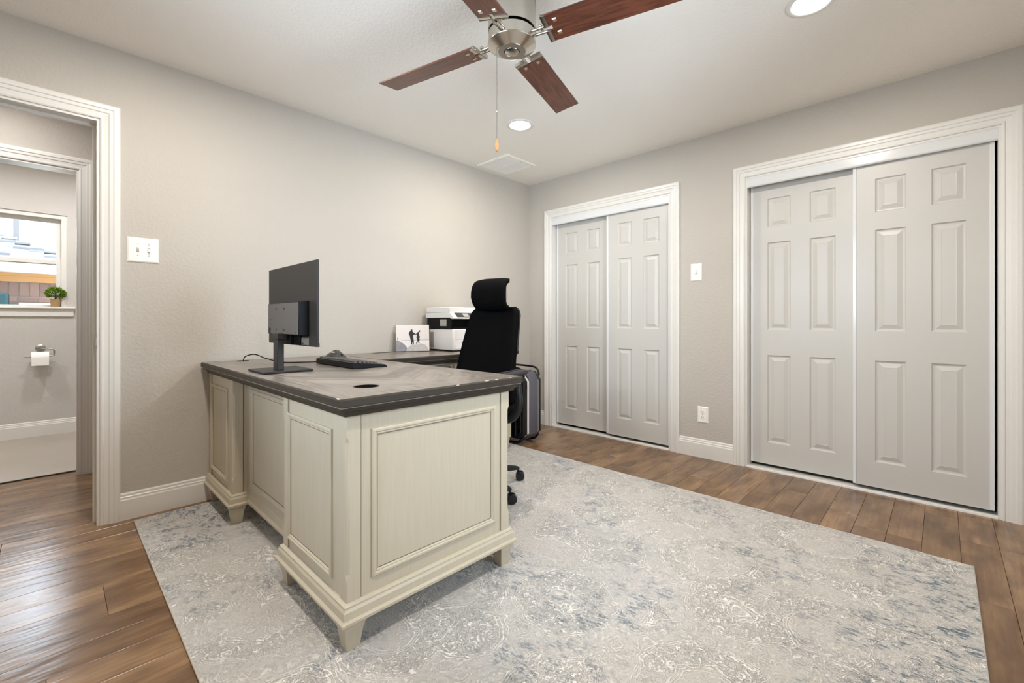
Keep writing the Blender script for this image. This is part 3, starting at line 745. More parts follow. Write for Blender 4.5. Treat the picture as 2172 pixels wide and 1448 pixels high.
PM = [(0, 0), (0, 0.006), (0.004, 0.009), (0.010, 0.009), (0.014, 0.005), (0.017, 0.006), (0.021, 0.002), (0.021, 0)]
def rect_mould(parent, a0, a1, b0, b1, fn, nm='panel_moulding'):
    MB(O).sweep([(a0, b0), (a1, b0), (a1, b1), (a0, b1)], PM, fn, True).build(nm, 'cream', parent)
    MB(O).sweep([(a0 + 0.021, b0 + 0.021), (a1 - 0.021, b0 + 0.021), (a1 - 0.021, b1 - 0.021), (a0 + 0.021, b1 - 0.021)], [(0, 0), (0, 0.0008), (0.0022, 0.0008), (0.0022, 0)], fn, True).build('glaze_line', 'glaze', parent)
ZB0, ZB1 = 0.098, 0.160
def pedestal(nm, x0, x1, y0, y1, feet, front, end, drawers):
    p = boxes(nm, 'cream', [(x0 + 0.004, x1 - 0.004, y0 + 0.004, y1 - 0.004, ZB0, DZ - 0.061)], desk, origin=O)
    # corner posts with chamfered arris
    c = 0.010
    for cx, cy, sx, sy in ((x0, y0, 1, 1), (x1, y0, -1, 1), (x1, y1, -1, -1), (x0, y1, 1, -1)):
        w = 0.046
        def pr(z0, z1, ch):
            q = MB(O)
            poly = [(cx + sx * ch, cy), (cx + sx * w, cy), (cx + sx * w, cy + sy * 0.02), (cx + sx * 0.02, cy + sy * w), (cx, cy + sy * w), (cx, cy + sy * ch)]
            return poly
        q = MB(O); zs = [(ZB1, 0.001), (0.225, 0.001), (0.245, c), (0.655, c), (0.675, 0.001), (DZ - 0.0605, 0.001)]
        rings = [[(a, b, z) for a, b in pr(0, 0, ch)] for z, ch in zs]
        n = 6; vs = [v for r in rings for v in r]
        q.add(vs, [(j * n + i, j * n + (i + 1) % n, (j + 1) * n + (i + 1) % n, (j + 1) * n + i) for j in range(len(rings) - 1) for i in range(n)] + [tuple(range(n)), tuple(range((len(rings) - 1) * n, len(rings) * n))])
        q.build('corner_post', 'cream', p)
    for xx in (x0 + 0.0465, x1 - 0.0515):   # glaze in the joint beside each post
        for ya in (y0 + 0.0034, y1 - 0.0046): MB(O).box(xx, xx + 0.005, ya, ya + 0.0012, ZB1, DZ - 0.062).build('glaze_line', 'glaze', p)
    for yy in (y0 + 0.0465, y1 - 0.0500):
        for xa in (x0 + 0.0034, x1 - 0.0046): MB(O).box(xa, xa + 0.0012, yy, yy + 0.0035, ZB1, DZ - 0.062).build('glaze_line', 'glaze', p)
    # stepped plinth moulding
    q = MB(O)
    q.sweep([(x0, y0), (x1, y0), (x1, y1), (x0, y1)], [(0.02, ZB0), (-0.020, ZB0), (-0.026, ZB0 + 0.006), (-0.026, ZB0 + 0.014), (-0.018, ZB0 + 0.020), (-0.016, ZB1 - 0.020), (-0.011, ZB1 - 0.012), (-0.011, ZB1 - 0.006), (-0.002, ZB1), (0.02, ZB1)], lambda a, b, t: (a, b, t), True)
    q.build('plinth', 'cream', p, smooth=25)
    for fx, fy in feet:
        q = MB(O); q.frustum(fx, fy, ZB0 - 0.010, ZB0 + 0.001, 0.070, 0.070, 0.076, 0.076); q.frustum(fx, fy, ZB0 - 0.022, ZB0 - 0.0101, 0.064, 0.064, 0.066, 0.066); q.frustum(fx, fy, RT, ZB0 - 0.0221, 0.042, 0.042, 0.059, 0.059)
        q.build('foot', 'cream', p)
    for a0, a1, b0, b1 in front: rect_mould(p, a0, a1, b0, b1, lambda a, b, t: (a, y0 + 0.004 - t, b))
    for a0, a1, b0, b1 in end: rect_mould(p, a0, a1, b0, b1, lambda a, b, t: (x1 - 0.004 + t, a, b))
    for z0, z1 in drawers:
        d = boxes('drawer_front', 'cream', [(x0 + 0.055, x1 - 0.055, y1 - 0.006, y1 + 0.010, z0, z1)], p, origin=O, bevel=0.004)
    return p
px0, px1 = 1.208, ER
pedestal('pedestal', px0, px1, FR, -2.092, [(px1 - 0.022, FR + 0.022), (px1 - 0.022, -2.114), (px0 + 0.022, FR + 0.022), (px0 + 0.022, -2.114)],
         [(px0 + 0.046, px1 - 0.106, 0.198, 0.682)], [(-2.722, -2.172, 0.208, 0.686)], [(0.19, 0.43), (0.45, 0.58), (0.60, 0.72)])
fx0, fx1 = 0.022, 0.500
pedestal('pedestal', fx0, fx1, FR, -2.092, [(fx1 - 0.024, FR + 0.022), (fx1 - 0.024, -2.114), (fx0 + 0.030, FR + 0.022), (fx0 + 0.030, -2.114)],
         [(fx0 + 0.046, fx1 - 0.100, 0.198, 0.682)], [], [(0.19, 0.43), (0.45, 0.58), (0.60, 0.72)])
MY = -2.735
mp = boxes('modesty_panel', 'cream', [(fx1 - 0.004, px0 + 0.004, MY, MY + 0.02, 0.110, DZ - 0.061)], desk, origin=O)
MB(O).sweep([(fx1 - 0.002, 0.104), (px0 + 0.002, 0.104)], [(0, -0.012), (0, 0.008), (0.006, 0.014), (0.016, 0.014), (0.022, 0.006), (0.05, 0.004), (0.054, 0.0), (0.054, -0.012)], lambda a, b, t: (a, MY - t, b)).build('bottom_rail', 'cream', mp)
rect_mould(mp, fx1 + 0.058, px0 - 0.058, 0.200, 0.690, lambda a, b, t: (a, MY - t, b))
# return: apron, drawer box and end panel along the wall
ra = boxes('return_body', 'cream', [(0.022, 0.556, -2.045, -0.850, 0.62, DZ - 0.061), (0.022, 0.556, -1.25, -0.850, ZB0, 0.62)], desk, origin=O)
for a, b in ((-2.02, -1.46), (-1.44, -0.88)):
    d = boxes('drawer_front', 'cream', [(0.556, 0.570, a, b, 0.635, 0.728)], ra, origin=O, bevel=0.004)
    MB(O).lathe([(0.005, 0), (0.005, 0.012), (0.013, 0.018), (0.012, 0.026), (0.004, 0.029)], (0.570, (a + b) / 2, 0.682), 16, 'x').build('knob', 'slot', ra, smooth=50)
for fx in (0.06, 0.515):
    for fy in (-0.89, -1.21): MB(O).frustum(fx, fy, RT, ZB0, 0.046, 0.046, 0.068, 0.068).build('foot', 'cream', ra)

# ------------------------------------------------------------------ monitor
mon = thing('computer_monitor', 'thin charcoal computer monitor on a flat stand, seen from its back', 'monitor', (0.850, -2.695, DZ + 0.0008)); 
m = MB(); m.prism([(-0.115, -0.106), (0.095, -0.106), (0.100, -0.100), (0.100, 0.105), (0.094, 0.111), (-0.115, 0.111), (-0.121, 0.105), (-0.121, -0.100)], lambda a, b, t: (a, b, t), 0.0015, 0.010)
m.build('stand_base', 'monitor', mon, bevel=0.002)
boxes('stand_column', 'monitor', [(0.0, 0.052, -0.034, -0.004, 0.009, 0.165), (-0.008, 0.060, -0.036, 0.010, 0.150, 0.178)], mon, bevel=0.003)
PC_ = 0.016; hw = 0.300; pz0, pz1 = 0.123, 0.495; py = 0.042
pn = boxes('panel', 'monitor', [(PC_ - hw, PC_ + hw, py - 0.006, py + 0.004, pz0, pz1)], mon, bevel=0.002)
boxes('screen', 'screen', [(PC_ - hw + 0.006, PC_ + hw - 0.006, py + 0.0035, py + 0.005, pz0 + 0.018, pz1 - 0.006)], pn)
boxes('bezel', 'black_plastic', [(PC_ - hw, PC_ + hw, py + 0.002, py + 0.0055, pz0, pz0 + 0.016)], pn)
bx0, bx1, bz0, bz1 = -0.150, 0.232, 0.172, 0.318
bk = MB(); 
bk.add([(bx0, py - 0.006, bz0 - 0.004), (bx1 + 0.004, py - 0.006, bz0 - 0.004), (bx1 + 0.004, py - 0.006, bz1 + 0.006), (bx0, py - 0.006, bz1 + 0.006),
        (bx0, py - 0.050, bz0), (bx1, py - 0.050, bz0), (bx1, py - 0.050, bz1), (bx0, py - 0.050, bz1)],
       [(0, 1, 2, 3), (7, 6, 5, 4), (0, 4, 5, 1), (1, 5, 6, 2), (2, 6, 7, 3), (3, 7, 4, 0)])
bko = bk.build('electronics_cover', 'black_plastic', mon, bevel=0.003)
boxes('cover_face', 'monitor_box', [(bx0 + 0.004, bx1 - 0.003, py - 0.0515, py - 0.049, bz0 + 0.003, bz1 - 0.003)], bko)
for sx in (-0.035, 0.065):
    for sz in (bz0 + 0.022, bz1 - 0.028): MB().lathe([(0.0045, -0.0530), (0.0045, -0.0512)], (sx, py, sz), 10, 'y').build('screw', 'slot', bko)
boxes('cable_port', 'slot', [(-0.142, -0.112, py - 0.0522, py - 0.0512, bz0 + 0.003, bz0 + 0.030)], bko)
boxes('maker_mark', 'slot', [(-0.125, -0.085, py - 0.0519, py - 0.0513, bz0 + 0.066, bz0 + 0.070)], bko)
boxes('corner_mark', 'slot', [(0.198, 0.212, py - 0.0519, py - 0.0513, bz0 + 0.009, bz0 + 0.014)], bko)
boxes('stand_mount', 'black_plastic', [(-0.01, 0.085, py - 0.030, py - 0.006, 0.128, 0.176), (0.085, 0.150, py - 0.016, py - 0.006, 0.126, 0.172)], mon, bevel=0.002)
boxes('label_sticker', 'sticker', [(0.150, 0.232, py - 0.0068, py - 0.0058, 0.128, 0.160)], pn)
boxes('sticker_print', 'slot', [(0.156, 0.172, py - 0.0072, py - 0.0066, 0.131, 0.137)], pn)

# cable from the wall-side grommet to the keyboard
def smooth_path(pts, n=8):
    P = [Vector(p) for p in pts]; out = []
    for i in range(len(P) - 1):
        p0, p1, p2, p3 = P[max(0, i - 1)], P[i], P[i + 1], P[min(len(P) - 1, i + 2)]
        for k in range(n):
            t = k / n
            out.append(0.5 * ((2 * p1) + (p2 - p0) * t + (2 * p0 - 5 * p1 + 4 * p2 - p3) * t * t + (3 * p1 - p0 - 3 * p2 + p3) * t ** 3))
    out.append(P[-1]); return out
cb_ = MB().tube(smooth_path([(0.110, -2.655, 0.8045), (0.125, -2.648, 0.828), (0.20, -2.620, 0.842), (0.30, -2.590, 0.822), (0.40, -2.540, 0.8047), (0.48, -2.470, 0.8045), (0.560, -2.385, 0.8070)]), 0.0030, 8).build('keyboard_cable', 'black_plastic', None, smooth=60)
tag(cb_, 'thin black cable running from the desk grommet to the keyboard', 'cable')

# ------------------------------------------------------------------ keyboard and mouse
kb = thing('keyboard', 'black full size keyboard lying on the desk beside the monitor', 'keyboard', (0.793, -2.330, DZ + 0.0011), math.radians(-1))
m = MB(); m.prism([(-0.092, 0.004), (-0.086, 0.0), (0.088, 0.0), (0.094, 0.003), (0.080, 0.013), (0.060, 0.016), (-0.082, 0.030), (-0.090, 0.026)], lambda a, b, t: (t, a, b), -0.228, 0.228)
m.build('keyboard_case', 'black_plastic', kb, bevel=0.0025)
boxes('top_strip', 'grey_plastic', [(-0.222, 0.222, -0.088, -0.080, 0.0285, 0.0305)], kb, bevel=0.001)
keys = MB(); rng = random.Random(3)
for r in range(6):
    yc = -0.068 + r * 0.0195 + (0.004 if r > 0 else 0); zc = 0.0295 - (yc + 0.082) * 0.0986
    x = -0.218
    while x < 0.212:
        w = 0.0175
        if r == 5 and -0.125 < x < -0.02: w = 0.10
        elif r in (2, 3, 4) and (x < -0.21): w = 0.028
        if 0.068 < x < 0.078 or 0.136 < x < 0.146: x += 0.006
        if x + w > 0.222: break
        keys.frustum(x + w / 2, yc, zc - 0.001, zc + 0.0085, w, 0.0172, w - 0.005, 0.0125)
        x += w + 0.0016
ko = keys.build('keys', 'grey_plastic', kb); ko['kind'] = 'stuff'
ms = thing('computer_mouse', 'angular dark grey computer mouse with a silver stripe near the keyboard', 'mouse', (0.390, -2.225, DZ + 0.0011), math.radians(8))
ms.scale = (1.25, 1.25, 1.25)
m = MB()
rings = []
for t_, w, h, zc in ((-0.062, 0.018, 0.010, 0), (-0.052, 0.030, 0.026, 0), (-0.022, 0.034, 0.038, 0), (0.008, 0.032, 0.047, 0), (0.035, 0.030, 0.034, 0), (0.055, 0.026, 0.015, 0), (0.062, 0.020, 0.008, 0)):
    rings.append([(t_, -w, 0.001), (t_, -w * 1.05, h * 0.45), (t_, -w * 0.35, h), (t_, w * 0.30, h * 0.97), (t_, w * 1.05, h * 0.45), (t_, w, 0.001)])
n = 6; m.add([(p[0], p[1], p[2]) for r in rings for p in r], [(j * n + i, j * n + (i + 1) % n, (j + 1) * n + (i + 1) % n, (j + 1) * n + i) for j in range(len(rings) - 1) for i in range(n)] + [tuple(range(n)), tuple(range(6 * n, 7 * n))])
m.build('mouse_shell', 'grey_plastic', ms, bevel=0.002)
boxes('silver_stripe', 'pc_silver', [(-0.006, 0.018, -0.024, -0.018, 0.033, 0.039)], ms)
MB().lathe([(0.009, -0.003), (0.009, 0.003)], (0.045, 0, 0.018), 14, 'y').build('scroll_wheel', 'black_plastic', ms)

# ------------------------------------------------------------------ canvas picture
BLp = Vector((0.070, -1.610, DZ)); BRp = Vector((0.188, -1.388, DZ))
cw = (BRp - BLp).length; ang = math.atan2(BRp.y - BLp.y, BRp.x - BLp.x)
cv = thing('canvas_picture', 'small unframed canvas of two hikers on boulders leaning on the return desk', 'picture', (BLp.x, BLp.y, DZ + 0.0048), ang)
TILT = math.radians(9)
Rm = Matrix.Rotation(-TILT, 4, 'X')    # lean back, away from the room (local +y is the back)
def cvp(a, b, t): return tuple(Rm @ Vector((a, -t, b)))
CH = 0.204
def canv(nm, mat, poly, t0, t1, parent=cv):
    return MB().prism(poly, cvp, t0, t1).build(nm, mat, parent)
M['canvas'] = plain('pale_sky_print', (226, 220, 216), 0.8, 0, 0.2, 0.05, 12, 0.1, 500)
M['print_dark'] = plain('dark_grey_print', (58, 56, 62), 0.8, 0, 0.2, 0.15, 60)
M['print_mid'] = plain('grey_rock_print', (150, 148, 154), 0.8, 0, 0.2, 0.25, 40)
M['print_light'] = plain('pale_rock_print', (196, 192, 192), 0.8, 0, 0.2, 0.25, 60)
M['print_water'] = plain('pale_water_print', (232, 230, 230), 0.8, 0, 0.2, 0.03, 20)
canv('canvas', 'canvas', [(0, 0), (cw, 0), (cw, CH), (0, CH)], -0.022, 0.0)
def sc2(P): return [(x * cw, y * CH) for x, y in P]
canv('printed_water', 'print_water', sc2([(0.0, 0.0), (1, 0.0), (1, 0.42), (0, 0.40)]), 0.0, 0.0004)
canv('printed_horizon', 'print_mid', sc2([(0.15, 0.405), (1, 0.42), (1, 0.435), (0.15, 0.415)]), 0.0004, 0.0006)
canv('printed_boulder', 'print_mid', sc2([(0.0, 0.0), (0.33, 0.0), (0.34, 0.08), (0.30, 0.18), (0.22, 0.29), (0.12, 0.37), (0.05, 0.41), (0.0, 0.42)]), 0.0004, 0.0008)
canv('printed_boulder', 'print_light', sc2([(0.30, 0.0), (0.78, 0.0), (0.76, 0.07), (0.68, 0.17), (0.58, 0.24), (0.48, 0.25), (0.40, 0.20), (0.33, 0.12)]), 0.0006, 0.0010)
canv('printed_boulder', 'print_light', sc2([(0.74, 0.0), (1.0, 0.0), (0.97, 0.07), (0.93, 0.16), (0.86, 0.25), (0.75, 0.29), (0.62, 0.27), (0.56, 0.22), (0.68, 0.16)]), 0.0005, 0.0009)
def fig(nm, P): canv(nm, 'print_dark', sc2(P), 0.0010, 0.0013)
# hiker in a hat, reaching a hand to the second
fig('printed_hiker', [(0.44, 0.25), (0.475, 0.25), (0.48, 0.36), (0.50, 0.26), (0.53, 0.25), (0.53, 0.38), (0.515, 0.52), (0.51, 0.60), (0.56, 0.64), (0.60, 0.62), (0.60, 0.645), (0.545, 0.69), (0.50, 0.735), (0.485, 0.77), (0.50, 0.80), (0.48, 0.83), (0.44, 0.82), (0.435, 0.77), (0.40, 0.74), (0.375, 0.66), (0.385, 0.62), (0.41, 0.58), (0.425, 0.48), (0.45, 0.40)])
fig('printed_hiker', [(0.59, 0.29), (0.625, 0.28), (0.635, 0.31), (0.655, 0.39), (0.67, 0.30), (0.705, 0.29), (0.69, 0.34), (0.705, 0.42), (0.70, 0.48), (0.715, 0.56), (0.69, 0.59), (0.69, 0.65), (0.695, 0.71), (0.73, 0.75), (0.735, 0.78), (0.71, 0.795), (0.685, 0.775), (0.68, 0.74), (0.63, 0.70), (0.595, 0.65), (0.60, 0.63), (0.63, 0.64), (0.62, 0.57), (0.605, 0.53), (0.63, 0.46), (0.635, 0.40), (0.61, 0.33)])
fig('printed_post', [(0.045, 0.40), (0.06, 0.40), (0.06, 0.50), (0.05, 0.53), (0.04, 0.50)])

# ------------------------------------------------------------------ printer
pr = thing('printer', 'white multifunction printer with a black middle standing on the return desk', 'printer', (0.21, -1.12, DZ)); O = pr.location
qx0, qx1, qy0, qy1 = 0.045, 0.378, -1.318, -0.905
bs = MB(O); bs.prism([(qx0 + 0.03, qy0 + 0.012), (qx1 - 0.010, qy0 + 0.012), (qx1, qy0 + 0.022), (qx1, qy1 - 0.022), (qx1 - 0.010, qy1 - 0.012), (qx0 + 0.03, qy1 - 0.012)], lambda a, b, t: (a, b, t), DZ + 0.012, DZ + 0.175)
bo = bs.build('base_body', 'printer_white', pr, bevel=0.004)
boxes('base_foot', 'slot', [(qx0 + 0.05, qx1 - 0.02, qy0 + 0.03, qy1 - 0.03, DZ + 0.0005, DZ + 0.013)], pr, origin=O)
boxes('side_recess', 'printer_grey', [(qx0 + 0.03, qx0 + 0.085, qy0 + 0.008, qy0 + 0.0125, DZ + 0.030, DZ + 0.150)], bo, origin=O)
boxes('paper_drawer', 'printer_white', [(qx1 - 0.004, qx1 + 0.004, qy0 + 0.030, qy1 - 0.030, DZ + 0.020, DZ + 0.088)], bo, origin=O, bevel=0.002)
boxes('front_cover', 'printer_white', [(qx1 - 0.004, qx1 + 0.003, qy0 + 0.030, qy1 - 0.030, DZ + 0.092, DZ + 0.170)], bo, origin=O, bevel=0.002)
MB(O).lathe([(0.007, 0), (0.007, 0.001)], (qx1 + 0.004, qy0 + 0.10, DZ + 0.074), 14, 'x').build('drawer_badge', 'printer_grey', bo)
boxes('drawer_dot', 'slot', [(qx1 + 0.0038, qx1 + 0.0048, qy0 + 0.094, qy0 + 0.102, DZ + 0.030, DZ + 0.038)], bo, origin=O)
boxes('output_body', 'black_plastic', [(qx0 + 0.006, qx0 + 0.205, qy0 + 0.006, qy1 - 0.006, DZ + 0.175, DZ + 0.262), (qx0 + 0.205, qx1 - 0.02, qy0 + 0.006, qy0 + 0.020, DZ + 0.175, DZ + 0.262), (qx0 + 0.205, qx1 - 0.02, qy1 - 0.10, qy1 - 0.006, DZ + 0.175, DZ + 0.262), (qx0 + 0.2, qx1 - 0.012, qy0 + 0.01, qy1 - 0.01, DZ + 0.174, DZ + 0.186)], pr, origin=O, bevel=0.002)
boxes('output_window', 'printer_grey', [(qx0 + 0.18, qx0 + 0.262, qy0 + 0.0045, qy0 + 0.0065, DZ + 0.198, DZ + 0.250)], pr, origin=O)
sc_ = MB(O); sc_.prism([(qx0 - 0.008, DZ + 0.262), (qx1 - 0.035, DZ + 0.262), (qx1 + 0.004, DZ + 0.252), (qx1 + 0.024, DZ + 0.254), (qx1 + 0.022, DZ + 0.263), (qx1 - 0.022, DZ + 0.302), (qx0 - 0.008, DZ + 0.300)], lambda a, b, t: (a, t, b), qy0, qy1)
so = sc_.build('scanner_body', 'printer_white', pr, bevel=0.003)
boxes('scanner_lid', 'printer_white', [(qx0 - 0.006, qx1 - 0.030, qy0 + 0.004, qy1 - 0.004, DZ + 0.303, DZ + 0.345)], pr, origin=O, bevel=0.005)
boxes('lid_gap', 'printer_grey', [(qx0, qx1 - 0.036, qy0 + 0.008, qy1 - 0.008, DZ + 0.299, DZ + 0.304)], pr, origin=O)
# sloping control panel on the front of the scanner
def slope(a, b, t):   # a along y, b 0..1 down the slope, t proud
    return (qx1 - 0.022 + 0.044 * b + 0.7 * t, a, DZ + 0.302 - 0.039 * b + 0.7 * t)
cp = MB(O).prism([(qy0 + 0.040, 0.06), (qy0 + 0.245, 0.06), (qy0 + 0.245, 0.92), (qy0 + 0.040, 0.92)], slope, 0.0, 0.0022).build('control_panel', 'grey_plastic', so)
MB(O).prism([(qy0 + 0.11, 0.2), (qy0 + 0.165, 0.2), (qy0 + 0.165, 0.85), (qy0 + 0.11, 0.85)], slope, 0.0022, 0.0030).build('display', 'printer_grey', so)

# ------------------------------------------------------------------ office chair
chair = thing('office_chair', 'black high back office chair with headrest pulled up to the desk', 'chair', (1.000, -1.650, RT), math.radians(16))
def star():
    rot0 = -math.radians(16)
    hub = MB().lathe([(0.045, 0.075), (0.050, 0.085), (0.050, 0.135), (0.038, 0.145)], n=24).build('base_hub', 'chair_plastic', chair, smooth=40)
    for i in range(5):
        a = rot0 + 2 * PI * i / 5; d = Vector((math.cos(a), math.sin(a), 0)); s = Vector((-d.y, d.x, 0))
        m = MB(); vs = []
        secs = [(0.03, 0.030, 0.085, 0.135), (0.15, 0.026, 0.082, 0.122), (0.28, 0.021, 0.072, 0.098), (0.325, 0.018, 0.070, 0.086)]
        for r, w, z0, z1 in secs: vs += [d * r - s * w + Vector((0, 0, z0)), d * r + s * w + Vector((0, 0, z0)), d * r + s * w * 0.7 + Vector((0, 0, z1)), d * r - s * w * 0.7 + Vector((0, 0, z1))]
        m.add(vs, [(j * 4 + i_, j * 4 + (i_ + 1) % 4, j * 4 + 4 + (i_ + 1) % 4, j * 4 + 4 + i_) for j in range(3) for i_ in range(4)] + [(0, 1, 2, 3), (12, 13, 14, 15)])
        m.build('base_leg', 'chair_plastic', chair, bevel=0.004)
        c = d * 0.322
        # caster: fork and twin wheels, swivelled
        sw = a + (0.9, -0.5, 0.3, 1.6, -1.1)[i]; cd = Vector((math.cos(sw), math.sin(sw), 0)); cs = Vector((-cd.y, cd.x, 0))
        wc = c + cd * 0.012 + Vector((0, 0, 0.0285))
        k = MB().lathe([(0.007, 0.02), (0.007, 0.074)], (c.x, c.y, 0), 10); k.mat = None
        ko_ = k.build('caster', 'caster', chair, smooth=40)
        for sgn in (-1, 1):
            w = MB(); w.mat = Matrix.Translation(wc + cs * (0.0145 * sgn)) @ Matrix(((cd.x, cs.x, 0, 0), (cd.y, cs.y, 0, 0), (0, 0, 1, 0), (0, 0, 0, 1)))
            w.lathe([(0.016, -0.0115), (0.026, -0.010), (0.0285, -0.005), (0.0285, 0.005), (0.026, 0.010), (0.016, 0.0115)], n=24, axis='y')
            w.build('wheel', 'caster', ko_, smooth=40)
        hd = MB(); hd.mat = Matrix.Translation(wc) @ Matrix(((cd.x, cs.x, 0, 0), (cd.y, cs.y, 0, 0), (0, 0, 1, 0), (0, 0, 0, 1)))
        hd.prism([(0.024 * math.cos(q), 0.004 + 0.030 * math.sin(q)) for q in [PI * u / 8 for u in range(9)]], lambda p, q, t: (p, t, q), -0.006, 0.006)
        hd.build('caster_hood', 'caster', ko_)
star()
MB().lathe([(0.030, 0.13), (0.030, 0.26), (0.018, 0.262), (0.018, 0.41)], n=20).build('gas_column', 'chair_plastic', chair, smooth=40)
boxes('mechanism', 'chair_plastic', [(-0.09, 0.09, -0.10, 0.14, 0.405, 0.45)], chair, bevel=0.012)
def rrect(hx, hy, r, n=5):
    out = []
    for cx, cy, a0 in ((hx - r, hy - r, 0), (-hx + r, hy - r, PI / 2), (-hx + r, -hy + r, PI), (hx - r, -hy + r, 1.5 * PI)):
        for i in range(n + 1): a = a0 + PI / 2 * i / n; out.append((cx + r * math.cos(a), cy + r * math.sin(a)))
    return out
m = MB(); rr = []
for z, e in ((0.45, 0.04), (0.458, 0.008), (0.485, 0.0), (0.505, 0.006), (0.515, 0.030)):
    rr.append([(x, y, z) for x, y in rrect(0.25 - e, 0.235 - e, 0.08)])
n = len(rr[0]); m.add([(p[0], p[1] - 0.02, p[2]) for r in rr for p in r], [(j * n + i, j * n + (i + 1) % n, (j + 1) * n + (i + 1) % n, (j + 1) * n + i) for j in range(len(rr) - 1) for i in range(n)] + [tuple(range(n)), tuple(range((len(rr) - 1) * n, len(rr) * n))])
m.build('seat', 'mesh_black', chair, smooth=60)
# backrest: reclined, slightly wrapped, wider below
BZ0, BZ1 = 0.50, 1.118
def back_y(z):
    t = (z - BZ0) / (BZ1 - BZ0)
    return 0.140 + 0.182 * t - 0.018 * math.sin(PI * (1 - t))
def back_hw(z):
    t = (z - BZ0) / (BZ1 - BZ0)
    return 0.224 - 0.050 * t ** 1.3
def backpt(u, v, off=0.0, grow=0.0):
    x = (u * 2 - 1); t = v
    z = BZ0 + (BZ1 - BZ0) * t
    # round the top and bottom corners
    hw_ = back_hw(z) + grow
    ct = min(0.95, max(0.0, (t - 0.90) / 0.10)); cbm = max(0.0, (0.08 - t) / 0.08)
    hw_ -= 0.045 * (1 - math.sqrt(max(0.0, 1 - ct ** 2))) + 0.03 * (1 - math.sqrt(max(0.0, 1 - cbm ** 2)))
    y = back_y(z) - 0.045 * abs(x) ** 2.2 + off
    return (x * hw_, y, z)
bko2 = MB().grid(lambda u, v: backpt(u, v), 14, 40).build('backrest', 'mesh_black', chair, smooth=60, solid=0.034)
bko2.modifiers['solid'].offset = 0
# outer shell frame behind the mesh, two pieces with a joint as on the chair's side
for v0, v1 in ((0.02, 0.50), (0.52, 0.985)):
    m = MB().grid(lambda u, v: backpt(u, v0 + (v1 - v0) * v, 0.024, 0.003), 10, 14).build('back_shell', 'chair_plastic', chair, smooth=60, solid=0.012)
MB().tube([(0, 0.10, 0.43), (0, 0.24, 0.45), (0, 0.29, 0.55), (0, 0.30, 0.75)], [0.03, 0.03, 0.028, 0.022], 10).build('back_support', 'chair_plastic', chair, smooth=60)
# headrest: a C-curved cushion bulging to the front, on a bracket
prof = [(0.304, 1.314), (0.280, 1.309), (0.246, 1.292), (0.220, 1.262), (0.206, 1.222), (0.204, 1.180), (0.220, 1.138), (0.250, 1.106), (0.292, 1.090)]
def headpt(u, v):
    x = u * 2 - 1; k = v * (len(prof) - 1); i = min(int(k), len(prof) - 2); f = k - i
    y = prof[i][0] * (1 - f) + prof[i + 1][0] * f; z = prof[i][1] * (1 - f) + prof[i + 1][1] * f
    zc = 1.21; sq = 1 - 0.10 * abs(x) ** 4
    return (x * 0.120 - 0.012, y + 0.0 + 0.030 * (abs(x) ** 3) * (-0.6), zc + (z - zc) * sq - 0.010 * 0)
MB().grid(headpt, 14, 16).build('headrest', 'mesh_black', chair, smooth=60, solid=0.026)
MB().tube([(0, 0.318, 1.02), (0, 0.345, 1.10), (0, 0.345, 1.20), (0, 0.300, 1.235)], [0.020, 0.020, 0.017, 0.014], 10).build('headrest_bracket', 'chair_plastic', chair, smooth=60)
boxes('headrest_plate', 'chair_plastic', [(-0.075, 0.075, 0.262, 0.305, 1.15, 1.27)], chair, bevel=0.008)
for s in (-1, 1):
    a = MB().tube(smooth_path([(s * 0.16, 0.02, 0.435), (s * 0.25, 0.02, 0.445), (s * 0.300, 0.02, 0.49), (s * 0.312, 0.025, 0.56), (s * 0.300, 0.03, 0.64), (s * 0.292, 0.03, 0.708)], 5), 0.022, 10).build('armrest', 'chair_plastic', chair, smooth=60)
    m = MB(); rr = []
    for z, e in ((0.706, 0.012), (0.712, 0.002), (0.722, 0.0), (0.731, 0.004), (0.734, 0.016)):
        rr.append([(x + s * 0.283, y - 0.012, z + 0.010 * (1 - abs(y) / 0.13) * 0) for x, y in rrect(0.046 - e, 0.145 - e, 0.034)])
    n = len(rr[0]); m.add([p for r in rr for p in r], [(j * n + i, j * n + (i + 1) % n, (j + 1) * n + (i + 1) % n, (j + 1) * n + i) for j in range(len(rr) - 1) for i in range(n)] + [tuple(range(n)), tuple(range((len(rr) - 1) * n, len(rr) * n))])
    m.build('arm_pad', 'arm_pad', a, smooth=60)

# ------------------------------------------------------------------ computer tower
pc = thing('computer_tower', 'black and gunmetal computer tower with silver trim standing beside the rug', 'computer', (0.33, -0.620, 0.0))
# local: +x is the front; half width 0.12
zm = lambda z: 0.034 + (z - 0.06) * 1.075
side = [(-0.27, 0.075), (0.20, 0.075), (0.255, 0.115), (0.255, 0.530), (0.195, 0.592), (-0.27, 0.592)]
MB().prism(side, lambda a, b, t: (a * 0.985, t, zm(b)), -0.112, 0.112).build('case_body', 'pc_black', pc, bevel=0.004)
front = [(0.185, 0.060), (0.235, 0.075), (0.270, 0.112), (0.270, 0.535), (0.232, 0.588), (0.180, 0.606), (0.170, 0.590), (0.170, 0.07)]
fp = MB().prism(front, lambda a, b, t: (a, t, zm(b)), -0.055, 0.055).build('front_panel', 'pc_grey', pc, bevel=0.004)
def io(a, b, t):   # on the sloping top of the front
    p0 = Vector((0.180, 0, zm(0.606))); p1 = Vector((0.232, 0, zm(0.588))); q = p0.lerp(p1, b)
    return (q.x + 0.33 * t, a, q.z + 0.94 * t)
